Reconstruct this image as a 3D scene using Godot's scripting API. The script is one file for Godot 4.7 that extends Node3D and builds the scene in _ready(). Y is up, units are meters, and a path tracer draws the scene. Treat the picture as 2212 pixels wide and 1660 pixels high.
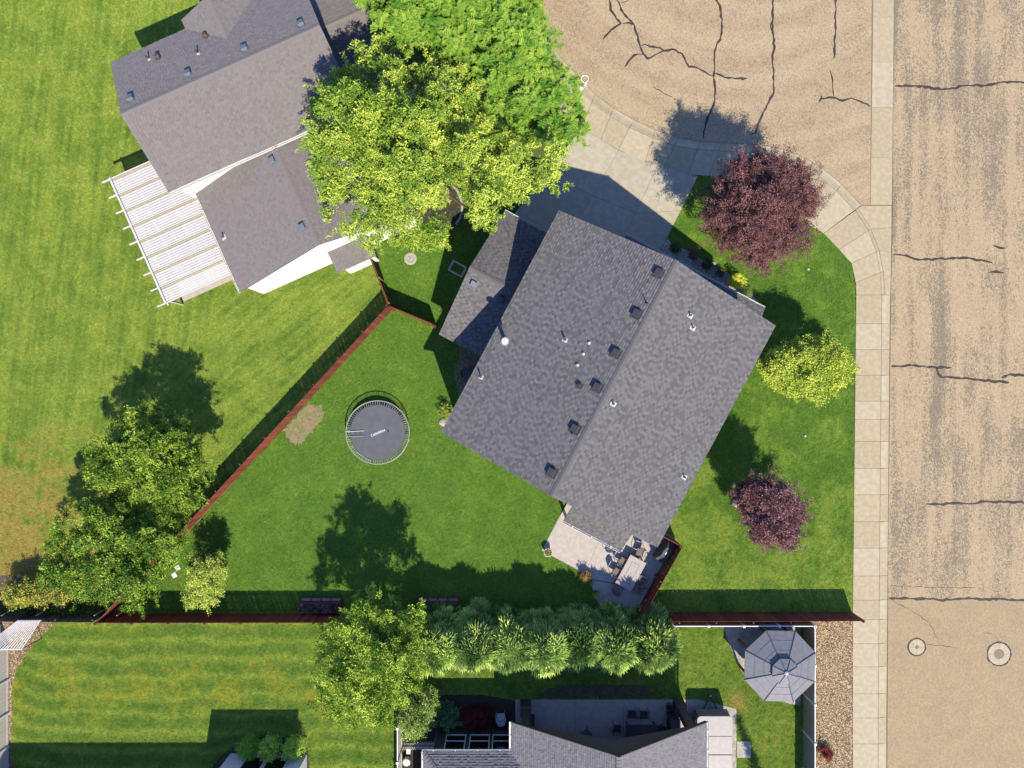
extends Node3D
# A suburban corner lot seen straight down from a drone 46 m up.
# Survey grid: 32 units to a metre on the ground, origin under the drone; a feature
# measured at height h is moved in to its true plan position.
const EYE := 46.0
const UNIT := 32.0
const LAWN_Y := 0.10
const WALK_Y := 0.12

var rng := RandomNumberGenerator.new()
var M := {}
var used := {}

func site(x: float, y: float, h := 0.0) -> Vector3:
	var k := (EYE - h) / EYE / UNIT
	return Vector3((x - 1106.0) * k, h, (y - 830.0) * k)

func plan(x: float, y: float, h := 0.0) -> Vector2:
	var p := site(x, y, h)
	return Vector2(p.x, p.z)

func plans(list: Array, h := 0.0) -> PackedVector2Array:
	var r := PackedVector2Array()
	for q in list:
		r.append(plan(q[0], q[1], h))
	return r

func rnd(a: float, b: float) -> float:
	return rng.randf_range(a, b)

func lin(r: float, g: float, b: float) -> Color:
	return Color(r, g, b).linear_to_srgb()

# ---------------------------------------------------------------- mesh builder
class Mb:
	var v := PackedVector3Array()
	var n := PackedVector3Array()
	var c := PackedColorArray()
	var u := PackedVector2Array()
	var w := PackedVector2Array()
	var col := Color.WHITE
	var rect := Rect2()
	func put(p: Vector3, nn: Vector3) -> void:
		v.append(p); n.append(nn); c.append(col)
		var ax := absf(nn.x); var ay := absf(nn.y); var az := absf(nn.z)
		var q := Vector2(p.x, p.z)
		if ay < ax or ay < az:
			q = Vector2(p.z, p.y) if ax > az else Vector2(p.x, p.y)
		w.append(q)
		if rect.size.x > 0.0:
			u.append((Vector2(p.x, p.z) - rect.position) / rect.size)
		else:
			u.append(q)
	func tri(a: Vector3, b: Vector3, d: Vector3) -> void:
		var nn := (b - a).cross(d - a).normalized()
		put(a, nn); put(d, nn); put(b, nn)
	func quad(a: Vector3, b: Vector3, d: Vector3, e: Vector3) -> void:
		tri(a, b, d); tri(a, d, e)
	func box(t: Transform3D, s: Vector3) -> void:
		var h := s * 0.5
		var p := []
		for i in 8:
			p.append(t * Vector3(h.x if i & 1 else -h.x, h.y if i & 2 else -h.y, h.z if i & 4 else -h.z))
		quad(p[2], p[6], p[7], p[3]); quad(p[0], p[1], p[5], p[4])
		quad(p[4], p[5], p[7], p[6]); quad(p[1], p[0], p[2], p[3])
		quad(p[5], p[1], p[3], p[7]); quad(p[0], p[4], p[6], p[2])
	func boxa(at: Vector3, s: Vector3, turn := 0.0) -> void:
		box(Transform3D(Basis(Vector3.UP, turn), at), s)
	# a box with its upper edges chamfered
	func soft(t: Transform3D, s: Vector3, ch: float) -> void:
		var h := s * 0.5
		var lo := []; var mid := []; var top := []
		for q in [[-1, -1], [1, -1], [1, 1], [-1, 1]]:
			lo.append(t * Vector3(q[0] * h.x, -h.y, q[1] * h.z))
			mid.append(t * Vector3(q[0] * h.x, h.y - ch, q[1] * h.z))
			top.append(t * Vector3(q[0] * (h.x - ch), h.y, q[1] * (h.z - ch)))
		for i in 4:
			var j := (i + 1) % 4
			quad(lo[j], lo[i], mid[i], mid[j])
			quad(mid[j], mid[i], top[i], top[j])
		quad(top[0], top[3], top[2], top[1])
		quad(lo[0], lo[1], lo[2], lo[3])
	func flat(poly: PackedVector2Array, y: float) -> void:
		var ix := Geometry2D.triangulate_polygon(poly)
		for i in range(0, ix.size(), 3):
			var a := Vector3(poly[ix[i]].x, y, poly[ix[i]].y)
			var b := Vector3(poly[ix[i + 1]].x, y, poly[ix[i + 1]].y)
			var d := Vector3(poly[ix[i + 2]].x, y, poly[ix[i + 2]].y)
			if (b - a).cross(d - a).y < 0.0:
				tri(a, d, b)
			else:
				tri(a, b, d)
	func prism(poly: PackedVector2Array, y0: float, y1: float) -> void:
		flat(poly, y1)
		var area := 0.0
		for i in poly.size():
			area += poly[i].cross(poly[(i + 1) % poly.size()])
		for i in poly.size():
			var p := poly[i]
			var q := poly[(i + 1) % poly.size()]
			if area < 0.0:
				var k := p; p = q; q = k
			quad(Vector3(q.x, y0, q.y), Vector3(p.x, y0, p.y), Vector3(p.x, y1, p.y), Vector3(q.x, y1, q.y))
	func tube(a: Vector3, b: Vector3, r0: float, r1: float, sides := 8, caps := true) -> void:
		var d := (b - a).normalized()
		var s := d.cross(Vector3.UP if absf(d.y) < 0.95 else Vector3.RIGHT).normalized()
		var t := s.cross(d)
		var prev0 := a + s * r0; var prev1 := b + s * r1
		var pn := s
		for i in range(1, sides + 1):
			var ang := TAU * i / sides
			var o := s * cos(ang) + t * sin(ang)
			var p0 := a + o * r0; var p1 := b + o * r1
			put(prev0, pn); put(p0, o); put(p1, o)
			put(prev0, pn); put(p1, o); put(prev1, pn)
			if caps:
				tri(b, p1, prev1); tri(a, prev0, p0)
			prev0 = p0; prev1 = p1; pn = o
	func path(pts: Array, r: float, sides := 6) -> void:
		for i in pts.size() - 1:
			tube(pts[i], pts[i + 1], r, r, sides, true)
	func ring(at: Vector3, rad: float, r: float, seg := 40, sides := 6) -> void:
		for i in seg:
			var a0 := TAU * i / seg; var a1 := TAU * (i + 1) / seg
			tube(at + Vector3(cos(a0), 0, sin(a0)) * rad, at + Vector3(cos(a1), 0, sin(a1)) * rad, r, r, sides, false)
	# profile: [[radius, y] ...] from bottom to top
	func lathe(at: Vector3, prof: Array, seg := 16) -> void:
		for k in prof.size() - 1:
			for i in seg:
				var a0 := TAU * i / seg; var a1 := TAU * (i + 1) / seg
				var p: Array = prof[k]; var q: Array = prof[k + 1]
				var A := at + Vector3(cos(a0) * p[0], p[1], sin(a0) * p[0])
				var B := at + Vector3(cos(a1) * p[0], p[1], sin(a1) * p[0])
				var C := at + Vector3(cos(a1) * q[0], q[1], sin(a1) * q[0])
				var D := at + Vector3(cos(a0) * q[0], q[1], sin(a0) * q[0])
				if p[0] > 0.0001:
					if q[0] <= 0.0001:
						tri(B, A, C)
					else:
						quad(B, A, D, C)
				else:
					tri(C, A, D)
	func disc(at: Vector3, r: float, seg := 24) -> void:
		for i in seg:
			var a0 := TAU * i / seg; var a1 := TAU * (i + 1) / seg
			tri(at, at + Vector3(cos(a1), 0, sin(a1)) * r, at + Vector3(cos(a0), 0, sin(a0)) * r)
	func mesh() -> ArrayMesh:
		var a := []
		a.resize(Mesh.ARRAY_MAX)
		a[Mesh.ARRAY_VERTEX] = v
		a[Mesh.ARRAY_NORMAL] = n
		a[Mesh.ARRAY_COLOR] = c
		a[Mesh.ARRAY_TEX_UV] = u
		a[Mesh.ARRAY_TEX_UV2] = w
		var m := ArrayMesh.new()
		m.add_surface_from_arrays(Mesh.PRIMITIVE_TRIANGLES, a)
		return m

# ---------------------------------------------------------------- object helpers
func numbered(called: String) -> String:
	if not used.has(called):
		used[called] = 0
		return called
	used[called] += 1
	return "%s_%03d" % [called, used[called]]

func tag(o: Node, label: String, category: String, group := "") -> Node:
	o.set_meta("label", label)
	o.set_meta("category", category)
	if group:
		o.set_meta("group", group)
	return o

func thing(called: String, label: String, category: String, at := Vector3.ZERO, turn := 0.0, group := "") -> Node3D:
	var o := Node3D.new()
	o.name = numbered(called)
	add_child(o)
	o.position = at
	o.rotation.y = turn
	tag(o, label, category, group)
	return o

func part(called: String, mb, mat: Material, parent: Node, at := Transform3D()) -> MeshInstance3D:
	var o := MeshInstance3D.new()
	o.name = called
	o.mesh = mb.mesh() if mb is Mb else mb
	o.material_override = mat
	parent.add_child(o, true)
	o.transform = at
	return o

func top(called: String, mb: Mb, mat: Material, label: String, category: String, group := "") -> MeshInstance3D:
	var o := part(numbered(called), mb, mat, self)
	tag(o, label, category, group)
	return o

func struct(called: String, mb: Mb, mat: Material) -> MeshInstance3D:
	var o := part(numbered(called), mb, mat, self)
	o.set_meta("kind", "structure")
	return o

func stuff(o: Node) -> Node:
	o.set_meta("kind", "stuff")
	return o

# ---------------------------------------------------------------- materials
func grain(seed_: int, freq: float, lo: float, hi: float, size := 256, oct := 4) -> ImageTexture:
	var f := FastNoiseLite.new()
	f.seed = seed_
	f.frequency = freq
	f.fractal_octaves = oct
	f.noise_type = FastNoiseLite.TYPE_SIMPLEX_SMOOTH
	var im := f.get_seamless_image(size, size)
	im.convert(Image.FORMAT_RGB8)
	for y in size:
		for x in size:
			var t := im.get_pixel(x, y).r
			var g := lerpf(lo, hi, smoothstep(0.15, 0.85, t))
			im.set_pixel(x, y, Color(g, g, g))
	return ImageTexture.create_from_image(im)

func mat(key: String, col: Color, rough := 0.85, tex: Texture2D = null, scale := 1.0, vert := false) -> StandardMaterial3D:
	var m := StandardMaterial3D.new()
	m.resource_name = key
	m.albedo_color = col
	m.roughness = rough
	m.metallic_specular = 0.4
	if tex:
		m.albedo_texture = tex
		m.uv1_scale = Vector3(scale, scale, scale)
	m.vertex_color_use_as_albedo = vert
	M[key] = m
	return m

func leafmat(key: String, col: Color, back: Color, rough := 0.62) -> void:
	var m := mat(key, col, rough, null, 1.0, true)
	m.backlight_enabled = true
	m.backlight = back
	m.cull_mode = BaseMaterial3D.CULL_DISABLED
	m.metallic_specular = 0.22

# ---------------------------------------------------------------- roofs
var wedge: ArrayMesh
func unit_wedge() -> ArrayMesh:
	if wedge == null:
		var mb := Mb.new()
		wedge_into(mb, Vector3(0, 0, 0), Vector3(1, 0, 0), Vector3(0, 0, -1), Vector3.UP, 1.0, 1.0, 1.0)
		wedge = mb.mesh()
	return wedge

func wedge_into(mb: Mb, p: Vector3, ax: Vector3, ay: Vector3, up: Vector3, w: float, l: float, t: float) -> void:
	var a := p + up * t
	var b := p + ax * w + up * t
	var c := p + ax * w + ay * l + up * t * 0.15
	var d := p + ay * l + up * t * 0.15
	mb.quad(a, b, c, d)
	mb.quad(p, p + ax * w, b, a)
	mb.tri(p, a, d)
	mb.tri(p + ax * w, c, b)

# one roof slope: e0, e1 along the eave (seen from outside, left to right), r1, r0 along the ridge.
# tones: linear shingle colours. singles: how many shingles nearest the ridge are parts of their own.
func slope(parent: Node, e0: Vector3, e1: Vector3, r1: Vector3, r0: Vector3, tones: Array, key: String, singles := 0, called := "roof_slope") -> MeshInstance3D:
	var ax := (e1 - e0).normalized()
	var nn := (e1 - e0).cross(r0 - e0)
	if nn.length() < 0.001:
		nn = (e1 - e0).cross(r1 - e0)
	nn = nn.normalized()
	var ay := nn.cross(ax).normalized()
	var dk := Mb.new()
	var dn := nn * 0.14
	dk.quad(e0, e1, r1, r0)
	dk.quad(e0 - dn, r0 - dn, r1 - dn, e1 - dn)
	dk.quad(e0 - dn, e1 - dn, e1, e0)
	dk.quad(e1 - dn, r1 - dn, r1, e1)
	dk.quad(r0 - dn, e0 - dn, e0, r0)
	dk.quad(r1 - dn, r0 - dn, r0, r1)
	var deck := part(called, dk, M[key + "_deck"], parent)
	var span := (r0 - e0).dot(ay)
	if absf(span) < 0.01:
		span = (r1 - e0).dot(ay)
	var rows := int(ceil(span / 0.15))
	var field := Mb.new()
	var left := singles
	for ri in range(rows - 1, -1, -1):
		var t0 := float(ri) / rows
		var t1 := float(ri + 1) / rows
		var a := e0.lerp(r0, t0); var b := e1.lerp(r1, t0)
		var a1 := e0.lerp(r0, t1); var b1 := e1.lerp(r1, t1)
		var x0 := maxf((a - e0).dot(ax), (a1 - e0).dot(ax))
		var x1 := minf((b - e0).dot(ax), (b1 - e0).dot(ax))
		var l := (a1 - a).dot(ay)
		var org := e0 + ay * (a - e0).dot(ay) + nn * 0.002
		var x := x0
		var ti := ri
		while x < x1 - 0.02:
			var w := minf(rnd(0.16, 0.22), x1 - x)
			ti += 1
			var k := (3 if rng.randf() < 0.65 else rng.randi() % 3) if ti % 2 == 0 else (rng.randi() % 3 if rng.randf() < 0.8 else 4)
			if tones.size() < 5:
				k = rng.randi() % tones.size()
			var th := rnd(0.02, 0.045)
			if left > 0:
				left -= 1
				var s := part("shingle", unit_wedge(), M["%s_tone%d" % [key, k]], deck, Transform3D(Basis(ax * (w - 0.006), nn * th, -ay * l), org + ax * x))
			else:
				var f := rnd(0.95, 1.05)
				field.col = Color(tones[k].r * f, tones[k].g * f, tones[k].b * f)
				wedge_into(field, org + ax * x, ax, ay, nn, w - 0.006, l, th)
			x += w
	if field.v.size():
		stuff(part("shingle_field", field, M[key + "_field"], deck))
	return deck

func roof_materials(key: String, tones: Array, deck: Color) -> void:
	mat(key + "_deck", deck, 0.95)
	mat(key + "_field", Color.WHITE, 0.95, null, 1.0, true)
	for i in tones.size():
		mat("%s_tone%d" % [key, i], lin(tones[i].r, tones[i].g, tones[i].b), 0.95)

func ridge_cap(parent: Node, a: Vector3, b: Vector3, down: Vector3, key: String) -> void:
	# overlapping folded caps along a ridge; down: horizontal unit vector across it
	var n := int((b - a).length() / 0.2)
	var d := (b - a) / n
	var mb := Mb.new()
	for i in n:
		var p := a + d * i + Vector3(0, 0.055, 0)
		var q := p + d * 0.98 - Vector3(0, 0.02, 0)
		for s in [-1.0, 1.0]:
			var o: Vector3 = down * 0.16 * s - Vector3(0, 0.055, 0)
			if o.cross(d).y > 0:
				mb.quad(p, p + o, q + o, q)
			else:
				mb.quad(p, q, q + o, p + o)
		mb.quad(p - down * 0.16 - Vector3(0, 0.055, 0), p - down * 0.16 - Vector3(0, 0.08, 0), p + down * 0.16 - Vector3(0, 0.08, 0), p + down * 0.16 - Vector3(0, 0.055, 0))
	part("ridge_cap", mb, M[key + "_tone1"], parent)

func gutter(parent: Node, a: Vector3, b: Vector3, out: Vector3, m: Material) -> MeshInstance3D:
	# open trough along an eave with hangers across it
	var d := (b - a).normalized()
	var l := (b - a).length()
	var mid := (a + b) * 0.5
	var bs := Basis(d, Vector3.UP, d.cross(Vector3.UP))
	var mb := Mb.new()
	mb.box(Transform3D(bs, mid + out * 0.012 - Vector3(0, 0.06, 0)), Vector3(l, 0.12, 0.012))
	mb.box(Transform3D(bs, mid + out * 0.125 - Vector3(0, 0.055, 0)), Vector3(l, 0.11, 0.016))
	mb.box(Transform3D(bs, mid + out * 0.068 - Vector3(0, 0.115, 0)), Vector3(l, 0.01, 0.1))
	for s in [-0.5, 0.5]:
		mb.box(Transform3D(bs, mid + d * (l - 0.01) * s + out * 0.068 - Vector3(0, 0.058, 0)), Vector3(0.01, 0.1, 0.098))
	var g := part("gutter", mb, m, parent)
	var hm := Mb.new()
	hm.box(Transform3D(bs, Vector3.ZERO), Vector3(0.04, 0.012, 0.13))
	var hmesh := hm.mesh()
	var k := int(l / 1.2)
	for i in k:
		part("hanger", hmesh, m, g, Transform3D(Basis(), a + d * (l * (i + 0.5) / k) + out * 0.07 + Vector3(0, 0.004, 0)))
	return g

# wall with thickness between two plan points, an optional gable peak over the middle and openings [x, y, w, h]
func wall(parent: Node, a: Vector3, b: Vector3, h: float, m: Material, peak := 0.0, called := "wall") -> MeshInstance3D:
	var d := (b - a).normalized()
	var o := d.cross(Vector3.UP) * 0.08
	var mb := Mb.new()
	var up := Vector3(0, h, 0)
	var pk := Vector3((a.x + b.x) * 0.5, a.y + h + peak, (a.z + b.z) * 0.5)
	for s in [1.0, -1.0]:
		var A: Vector3 = a + o * s; var B: Vector3 = b + o * s
		var P: Vector3 = pk + o * s
		if s > 0:
			mb.quad(A, B, B + up, A + up)
			if peak > 0.0: mb.tri(A + up, B + up, P)
		else:
			mb.quad(B, A, A + up, B + up)
			if peak > 0.0: mb.tri(B + up, A + up, P)
	mb.quad(b + o, b - o, b - o + up, b + o + up)
	mb.quad(a - o, a + o, a + o + up, a - o + up)
	mb.quad(a + o + up, b + o + up, b - o + up, a - o + up)
	return part(called, mb, m, parent)

func window(parent: Node, at: Vector3, right: Vector3, out: Vector3, w: float, h: float, frame: Material, sash := 0.5) -> void:
	var bs := Basis(right, Vector3.UP, out)
	var fr := Mb.new()
	var t := 0.07
	fr.box(Transform3D(bs, at + Vector3(0, h * 0.5 - t * 0.5, 0)), Vector3(w, t, 0.1))
	fr.box(Transform3D(bs, at - Vector3(0, h * 0.5 - t * 0.5, 0)), Vector3(w, t, 0.1))
	fr.box(Transform3D(bs, at + right * (w * 0.5 - t * 0.5)), Vector3(t, h - 2.0 * t, 0.1))
	fr.box(Transform3D(bs, at - right * (w * 0.5 - t * 0.5)), Vector3(t, h - 2.0 * t, 0.1))
	if sash > 0.0:
		fr.box(Transform3D(bs, at + Vector3(0, h * (sash - 0.5), 0)), Vector3(w - 2.0 * t, 0.05, 0.09))
	var f := part("window", fr, frame, parent)
	var g := Mb.new()
	g.box(Transform3D(bs, at - out * 0.01), Vector3(w - 2.0 * t, h - 2.0 * t, 0.02))
	part("pane", g, M.glass, f)

func box_vent(parent: Node, at: Vector3, nn: Vector3, along: Vector3, m: Material, s := 0.36) -> void:
	# low turtle vent: flange and a hood raised on a throat
	var z := along.cross(nn).normalized()
	var bs := Basis(along, nn, z)
	var mb := Mb.new()
	mb.box(Transform3D(bs, at + nn * 0.03), Vector3(s * 1.5, 0.012, s * 1.5))
	var o := part("roof_vent", mb, m, parent)
	var hd := Mb.new()
	hd.box(Transform3D(bs, at + nn * 0.1), Vector3(s * 0.8, 0.16, s * 0.8))
	hd.soft(Transform3D(bs, at + nn * 0.2), Vector3(s * 1.1, 0.09, s * 1.1), 0.03)
	part("hood", hd, m, o)

func pipe_vent(parent: Node, at: Vector3, nn: Vector3, along: Vector3, h := 0.4, r := 0.05, pm := "pipe", fm := "flashing", fs := 0.34) -> void:
	var z := along.cross(nn).normalized()
	var bs := Basis(along, nn, z)
	var mb := Mb.new()
	mb.box(Transform3D(bs, at + nn * 0.028), Vector3(fs, 0.012, fs * 1.25))
	mb.tube(at + nn * 0.02, at + Vector3(0, 0.16, 0), r * 2.0, r * 1.1, 12)
	var o := part("flashing", mb, M[fm], parent)
	var p := Mb.new()
	p.tube(at, at + Vector3(0, h, 0), r, r, 12)
	p.tube(at + Vector3(0, h - 0.03, 0), at + Vector3(0, h + 0.003, 0), r * 0.8, r * 0.8, 12)
	part("pipe", p, M[pm], o)

# ---------------------------------------------------------------- foliage
var clumps := {}
func leaf(mb: Mb, p: Vector3, dir: Vector3, nn: Vector3, l: float, w: float) -> void:
	var s := dir.cross(nn).normalized() * w * 0.5
	var nn2 := s.cross(dir).normalized()
	var a := p; var b := p + dir * l
	var m := p + dir * l * 0.45 + nn2 * l * 0.1
	mb.tri(a, m + s, b)
	mb.tri(a, b, m - s)

func rdir() -> Vector3:
	var z := rnd(-1, 1)
	var t := rnd(0, TAU)
	var r := sqrt(maxf(0.0, 1.0 - z * z))
	return Vector3(r * cos(t), z, r * sin(t))

func clump(kind: String) -> ArrayMesh:
	if clumps.has(kind):
		return clumps[kind]
	var mb := Mb.new()
	if kind == "broad":
		for i in 22:
			var p := rdir() * rnd(0.05, 0.32)
			p.y *= 0.6
			var d := (rdir() + Vector3(p.x, -0.15, p.z) * 2.0).normalized()
			leaf(mb, p, d, (Vector3.UP + rdir() * 1.5).normalized(), rnd(0.09, 0.15), rnd(0.065, 0.1))
	elif kind == "small":
		for i in 18:
			var p := rdir() * rnd(0.03, 0.24)
			var d := (rdir() + p * 3.0 + Vector3(0, 0.35, 0)).normalized()
			leaf(mb, p, d, (Vector3.UP + rdir() * 1.4).normalized(), rnd(0.08, 0.13), rnd(0.05, 0.075))
	elif kind == "fern":
		for k in 4:
			var d := (rdir() + Vector3(0, 0.1, 0)).normalized()
			d.y *= 0.4
			d = d.normalized()
			var sd := d.cross(Vector3.UP).normalized()
			for i in 7:
				var p := d * (0.06 + i * 0.055) - Vector3(0, i * i * 0.003, 0)
				for s in [-1.0, 1.0]:
					leaf(mb, p, (sd * s + d * 0.5).normalized(), (Vector3.UP + rdir() * 0.5).normalized(), rnd(0.09, 0.13), 0.045)
	elif kind == "spray":
		for k in 18:
			var d := (Vector3(rnd(-0.7, 0.7), rnd(-0.5, 0.6), -1.0)).normalized()
			var p := Vector3(rnd(-0.15, 0.15), rnd(-0.15, 0.15), 0)
			var l := rnd(0.22, 0.42)
			leaf(mb, p, d, (Vector3.UP + rdir() * 0.7).normalized(), l, rnd(0.035, 0.055))
			leaf(mb, p + d * l * 0.6, (d + Vector3(rnd(-0.3, 0.3), -0.5, 0)).normalized(), (Vector3.UP + rdir() * 0.7).normalized(), l * 0.7, 0.04)
	elif kind == "tuft":
		for k in 9:
			var d := Vector3(rnd(-0.8, 0.8), rnd(0.1, 0.55), rnd(-0.8, 0.8)).normalized()
			var p := Vector3(rnd(-0.07, 0.07), 0.0, rnd(-0.07, 0.07))
			var s := d.cross(Vector3.UP).normalized() * 0.008
			var l := rnd(0.04, 0.08)
			mb.tri(p - s, p + s, p + d * l)
	elif kind == "petal":
		for k in 8:
			var p := rdir() * 0.09
			p.y = absf(p.y) * 0.6
			leaf(mb, p, (rdir() + Vector3(0, 0.6, 0)).normalized(), Vector3.UP, 0.06, 0.05)
	clumps[kind] = mb.mesh()
	return clumps[kind]

func multi(called: String, mesh: Mesh, ts: Array, cs: Array, m: Material, parent: Node) -> MultiMeshInstance3D:
	var mm := MultiMesh.new()
	mm.transform_format = MultiMesh.TRANSFORM_3D
	mm.use_colors = true
	mm.mesh = mesh
	mm.instance_count = ts.size()
	for i in ts.size():
		mm.set_instance_transform(i, ts[i])
		mm.set_instance_color(i, cs[i])
	var o := MultiMeshInstance3D.new()
	o.name = called
	o.multimesh = mm
	o.material_override = m
	parent.add_child(o, true)
	stuff(o)
	return o

func shell(ts: Array, cs: Array, at: Vector3, r: Vector3, dens: float, c0: Color, c1: Color, low := -0.55, size := 1.0, inner := 0.72, outward := false) -> void:
	var area := 4.0 * PI * pow((pow(r.x * r.y, 1.6) + pow(r.x * r.z, 1.6) + pow(r.y * r.z, 1.6)) / 3.0, 1.0 / 1.6)
	var n := int(area * dens)
	var tone := rnd(-0.15, 0.9)
	for i in n:
		var d := rdir()
		if d.y < low:
			continue
		var q := d * r * rnd(inner, 1.06)
		var bs: Basis
		if outward:
			bs = Basis.looking_at((d + Vector3(0, 0.4, 0)).normalized(), Vector3.UP + rdir() * 0.2)
		else:
			bs = Basis(Vector3.UP, rnd(0, TAU)) * Basis(Vector3.RIGHT, rnd(-0.5, 0.5))
		ts.append(Transform3D(bs.scaled(Vector3.ONE * size * rnd(0.75, 1.25)), at + q))
		var f := clampf(tone + rnd(-0.25, 0.45), 0.0, 1.0)
		var k := c0.lerp(c1, f)
		cs.append(k)

func limb_mesh(pts: Array, r0: float, r1: float) -> Mb:
	var mb := Mb.new()
	var n := pts.size() - 1
	for i in n:
		mb.tube(pts[i], pts[i + 1], lerpf(r0, r1, float(i) / n), lerpf(r0, r1, float(i + 1) / n), 8, i == n - 1)
	return mb

# A tree whose crown fills a surveyed outline: lobes are spread through the crown's volume,
# each lobe a shell of leaf clumps carried by a limb.
func tree(called: String, label: String, outline: Array, o: Dictionary) -> Node3D:
	var low: float = o.low
	var high: float = o.high
	var poly := PackedVector2Array()
	var mid := Vector2.ZERO
	for q in outline:
		mid += Vector2(q[0], q[1]) / outline.size()
	for q in outline:
		poly.append(mid + (Vector2(q[0], q[1]) - mid) * o.get("swell", 1.04))
	var base: Vector3 = o.base if o.has("base") else site(mid.x, mid.y, (low + high) * 0.5)
	base.y = LAWN_Y
	var t := thing(called, label, o.get("category", "tree"), base, 0.0, o.get("group", ""))
	var bb := Rect2(poly[0], Vector2.ZERO)
	for p in poly:
		bb = bb.expand(p)
	var rl: float = o.lobe
	var px := rl * UNIT * 1.15
	var lobes := []
	var spots := []
	var tries := 0
	var reach := 0.0
	while spots.size() < o.count and tries < 6000:
		tries += 1
		var p := Vector2(rnd(bb.position.x, bb.end.x), rnd(bb.position.y, bb.end.y))
		if not Geometry2D.is_point_in_polygon(p, poly):
			continue
		var e := 1e9
		for i in poly.size():
			e = minf(e, p.distance_to(Geometry2D.get_closest_point_to_segment(p, poly[i], poly[(i + 1) % poly.size()])))
		if e < px * 0.24:
			continue
		var ok := true
		for h in o.get("holes", []):
			if p.distance_to(Vector2(h[0], h[1])) < h[2] + px * 0.5:
				ok = false
		for s in spots:
			if p.distance_to(s[0]) < px * o.get("space", 0.62):
				ok = false
				break
		if ok:
			spots.append([p, e])
			reach = maxf(reach, e)
	for s in spots:
		var f := clampf((s[1] - px * 0.4) / maxf(reach - px * 0.4, 1.0), 0.0, 1.0)
		var h := lerpf(low + (high - low) * 0.3, high - rl * 0.8, sqrt(1.0 - (1.0 - f) * (1.0 - f))) + rnd(-1.0, 0.8) * rl
		var rr := clampf(s[1] / UNIT * 0.95, rl * 0.4, rl * rnd(0.7, 1.2))
		lobes.append([site(s[0].x, s[0].y, h) - base, rr])
		if f > o.get("under", 0.25):
			lobes.append([site(s[0].x, s[0].y, h) * Vector3(0.98, 1, 0.98) - base - Vector3(0, rl * 1.3, 0), rr * 0.9])
	var bark: Material = M[o.get("bark", "bark")]
	var th: float = o.get("trunk_h", low * 0.8 + 0.3)
	var tr: float = o.get("trunk_r", 0.2)
	var heart := Vector3.ZERO
	for l in lobes:
		heart += l[0]
	heart /= maxf(lobes.size(), 1)
	var fork := Vector3(heart.x * 0.25, th, heart.z * 0.25)
	part("trunk", limb_mesh([Vector3.ZERO, Vector3(0, 0.25, 0), fork * Vector3(0.5, 0.6, 0.5), fork], tr * 1.35, tr * 0.8), bark, t)
	var step := maxi(1, int(lobes.size() / o.get("limbs", 14.0)))
	for i in range(0, lobes.size(), step):
		var e: Vector3 = lobes[i][0]
		var k := fork.lerp(e, 0.5) + Vector3(rnd(-0.3, 0.3), rnd(-0.2, 0.3), rnd(-0.3, 0.3)) * rl
		part("limb", limb_mesh([fork - Vector3(0, 0.1, 0), fork.lerp(k, 0.5) + rdir() * rl * 0.12, k, e], tr * 0.45, tr * 0.07), bark, t)
	var ts := []
	var cs := []
	for l in lobes:
		var q: float = l[1]
		var subs := int(o.get("subs", 9.0) * rnd(0.8, 1.2))
		for i in subs:
			var d := rdir()
			if d.y < -0.45:
				d.y = -d.y
			var sr := q * rnd(0.34, 0.56)
			shell(ts, cs, l[0] + d * Vector3(q, q * o.get("squash", 0.75), q) * rnd(0.45, 0.95), Vector3(sr, sr * 0.7, sr), o.dens, o.c0, o.c1, -0.6, o.get("size", 1.0), 0.35)
	# loose sprays that break the outline
	for i in int(lobes.size() * o.get("loose", 3.0)):
		var l = lobes[rng.randi() % lobes.size()]
		var d := rdir()
		d.y = absf(d.y) * 0.5
		var far: float = rnd(0.25, 0.6) * o.get("spike", 1.0)
		for k in 5:
			ts.append(Transform3D(Basis(Vector3.UP, rnd(0, TAU)).scaled(Vector3.ONE * o.get("size", 1.0) * rnd(0.6, 1.0)), l[0] + d * (l[1] + far * k / 4.0)))
			cs.append(o.c0.lerp(o.c1, rnd(0, 1)))
	multi("crown", clump(o.leaf), ts, cs, M[o.mat], t)
	return t

func shrub(called: String, label: String, at: Vector3, r: Vector3, kind: String, m: String, c0: Color, c1: Color, dens := 22.0, group := "", category := "shrub", size := 0.7) -> Node3D:
	var t := thing(called, label, category, at, 0.0, group)
	var ts := []
	var cs := []
	shell(ts, cs, Vector3(0, r.y * 0.95, 0), r, dens, c0, c1, -0.9, size, 0.55)
	shell(ts, cs, Vector3(0, r.y * 0.8, 0), r * 0.7, dens * 0.8, c0, c1, -0.9, size, 0.4)
	for i in 4:
		var d := rdir() * 0.35
		d.y = 0.9
		part("stem", limb_mesh([Vector3(0, -0.05, 0), d * r], 0.025, 0.008), M.bark, t)
	multi("foliage", clump(kind), ts, cs, M[m], t)
	return t

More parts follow.
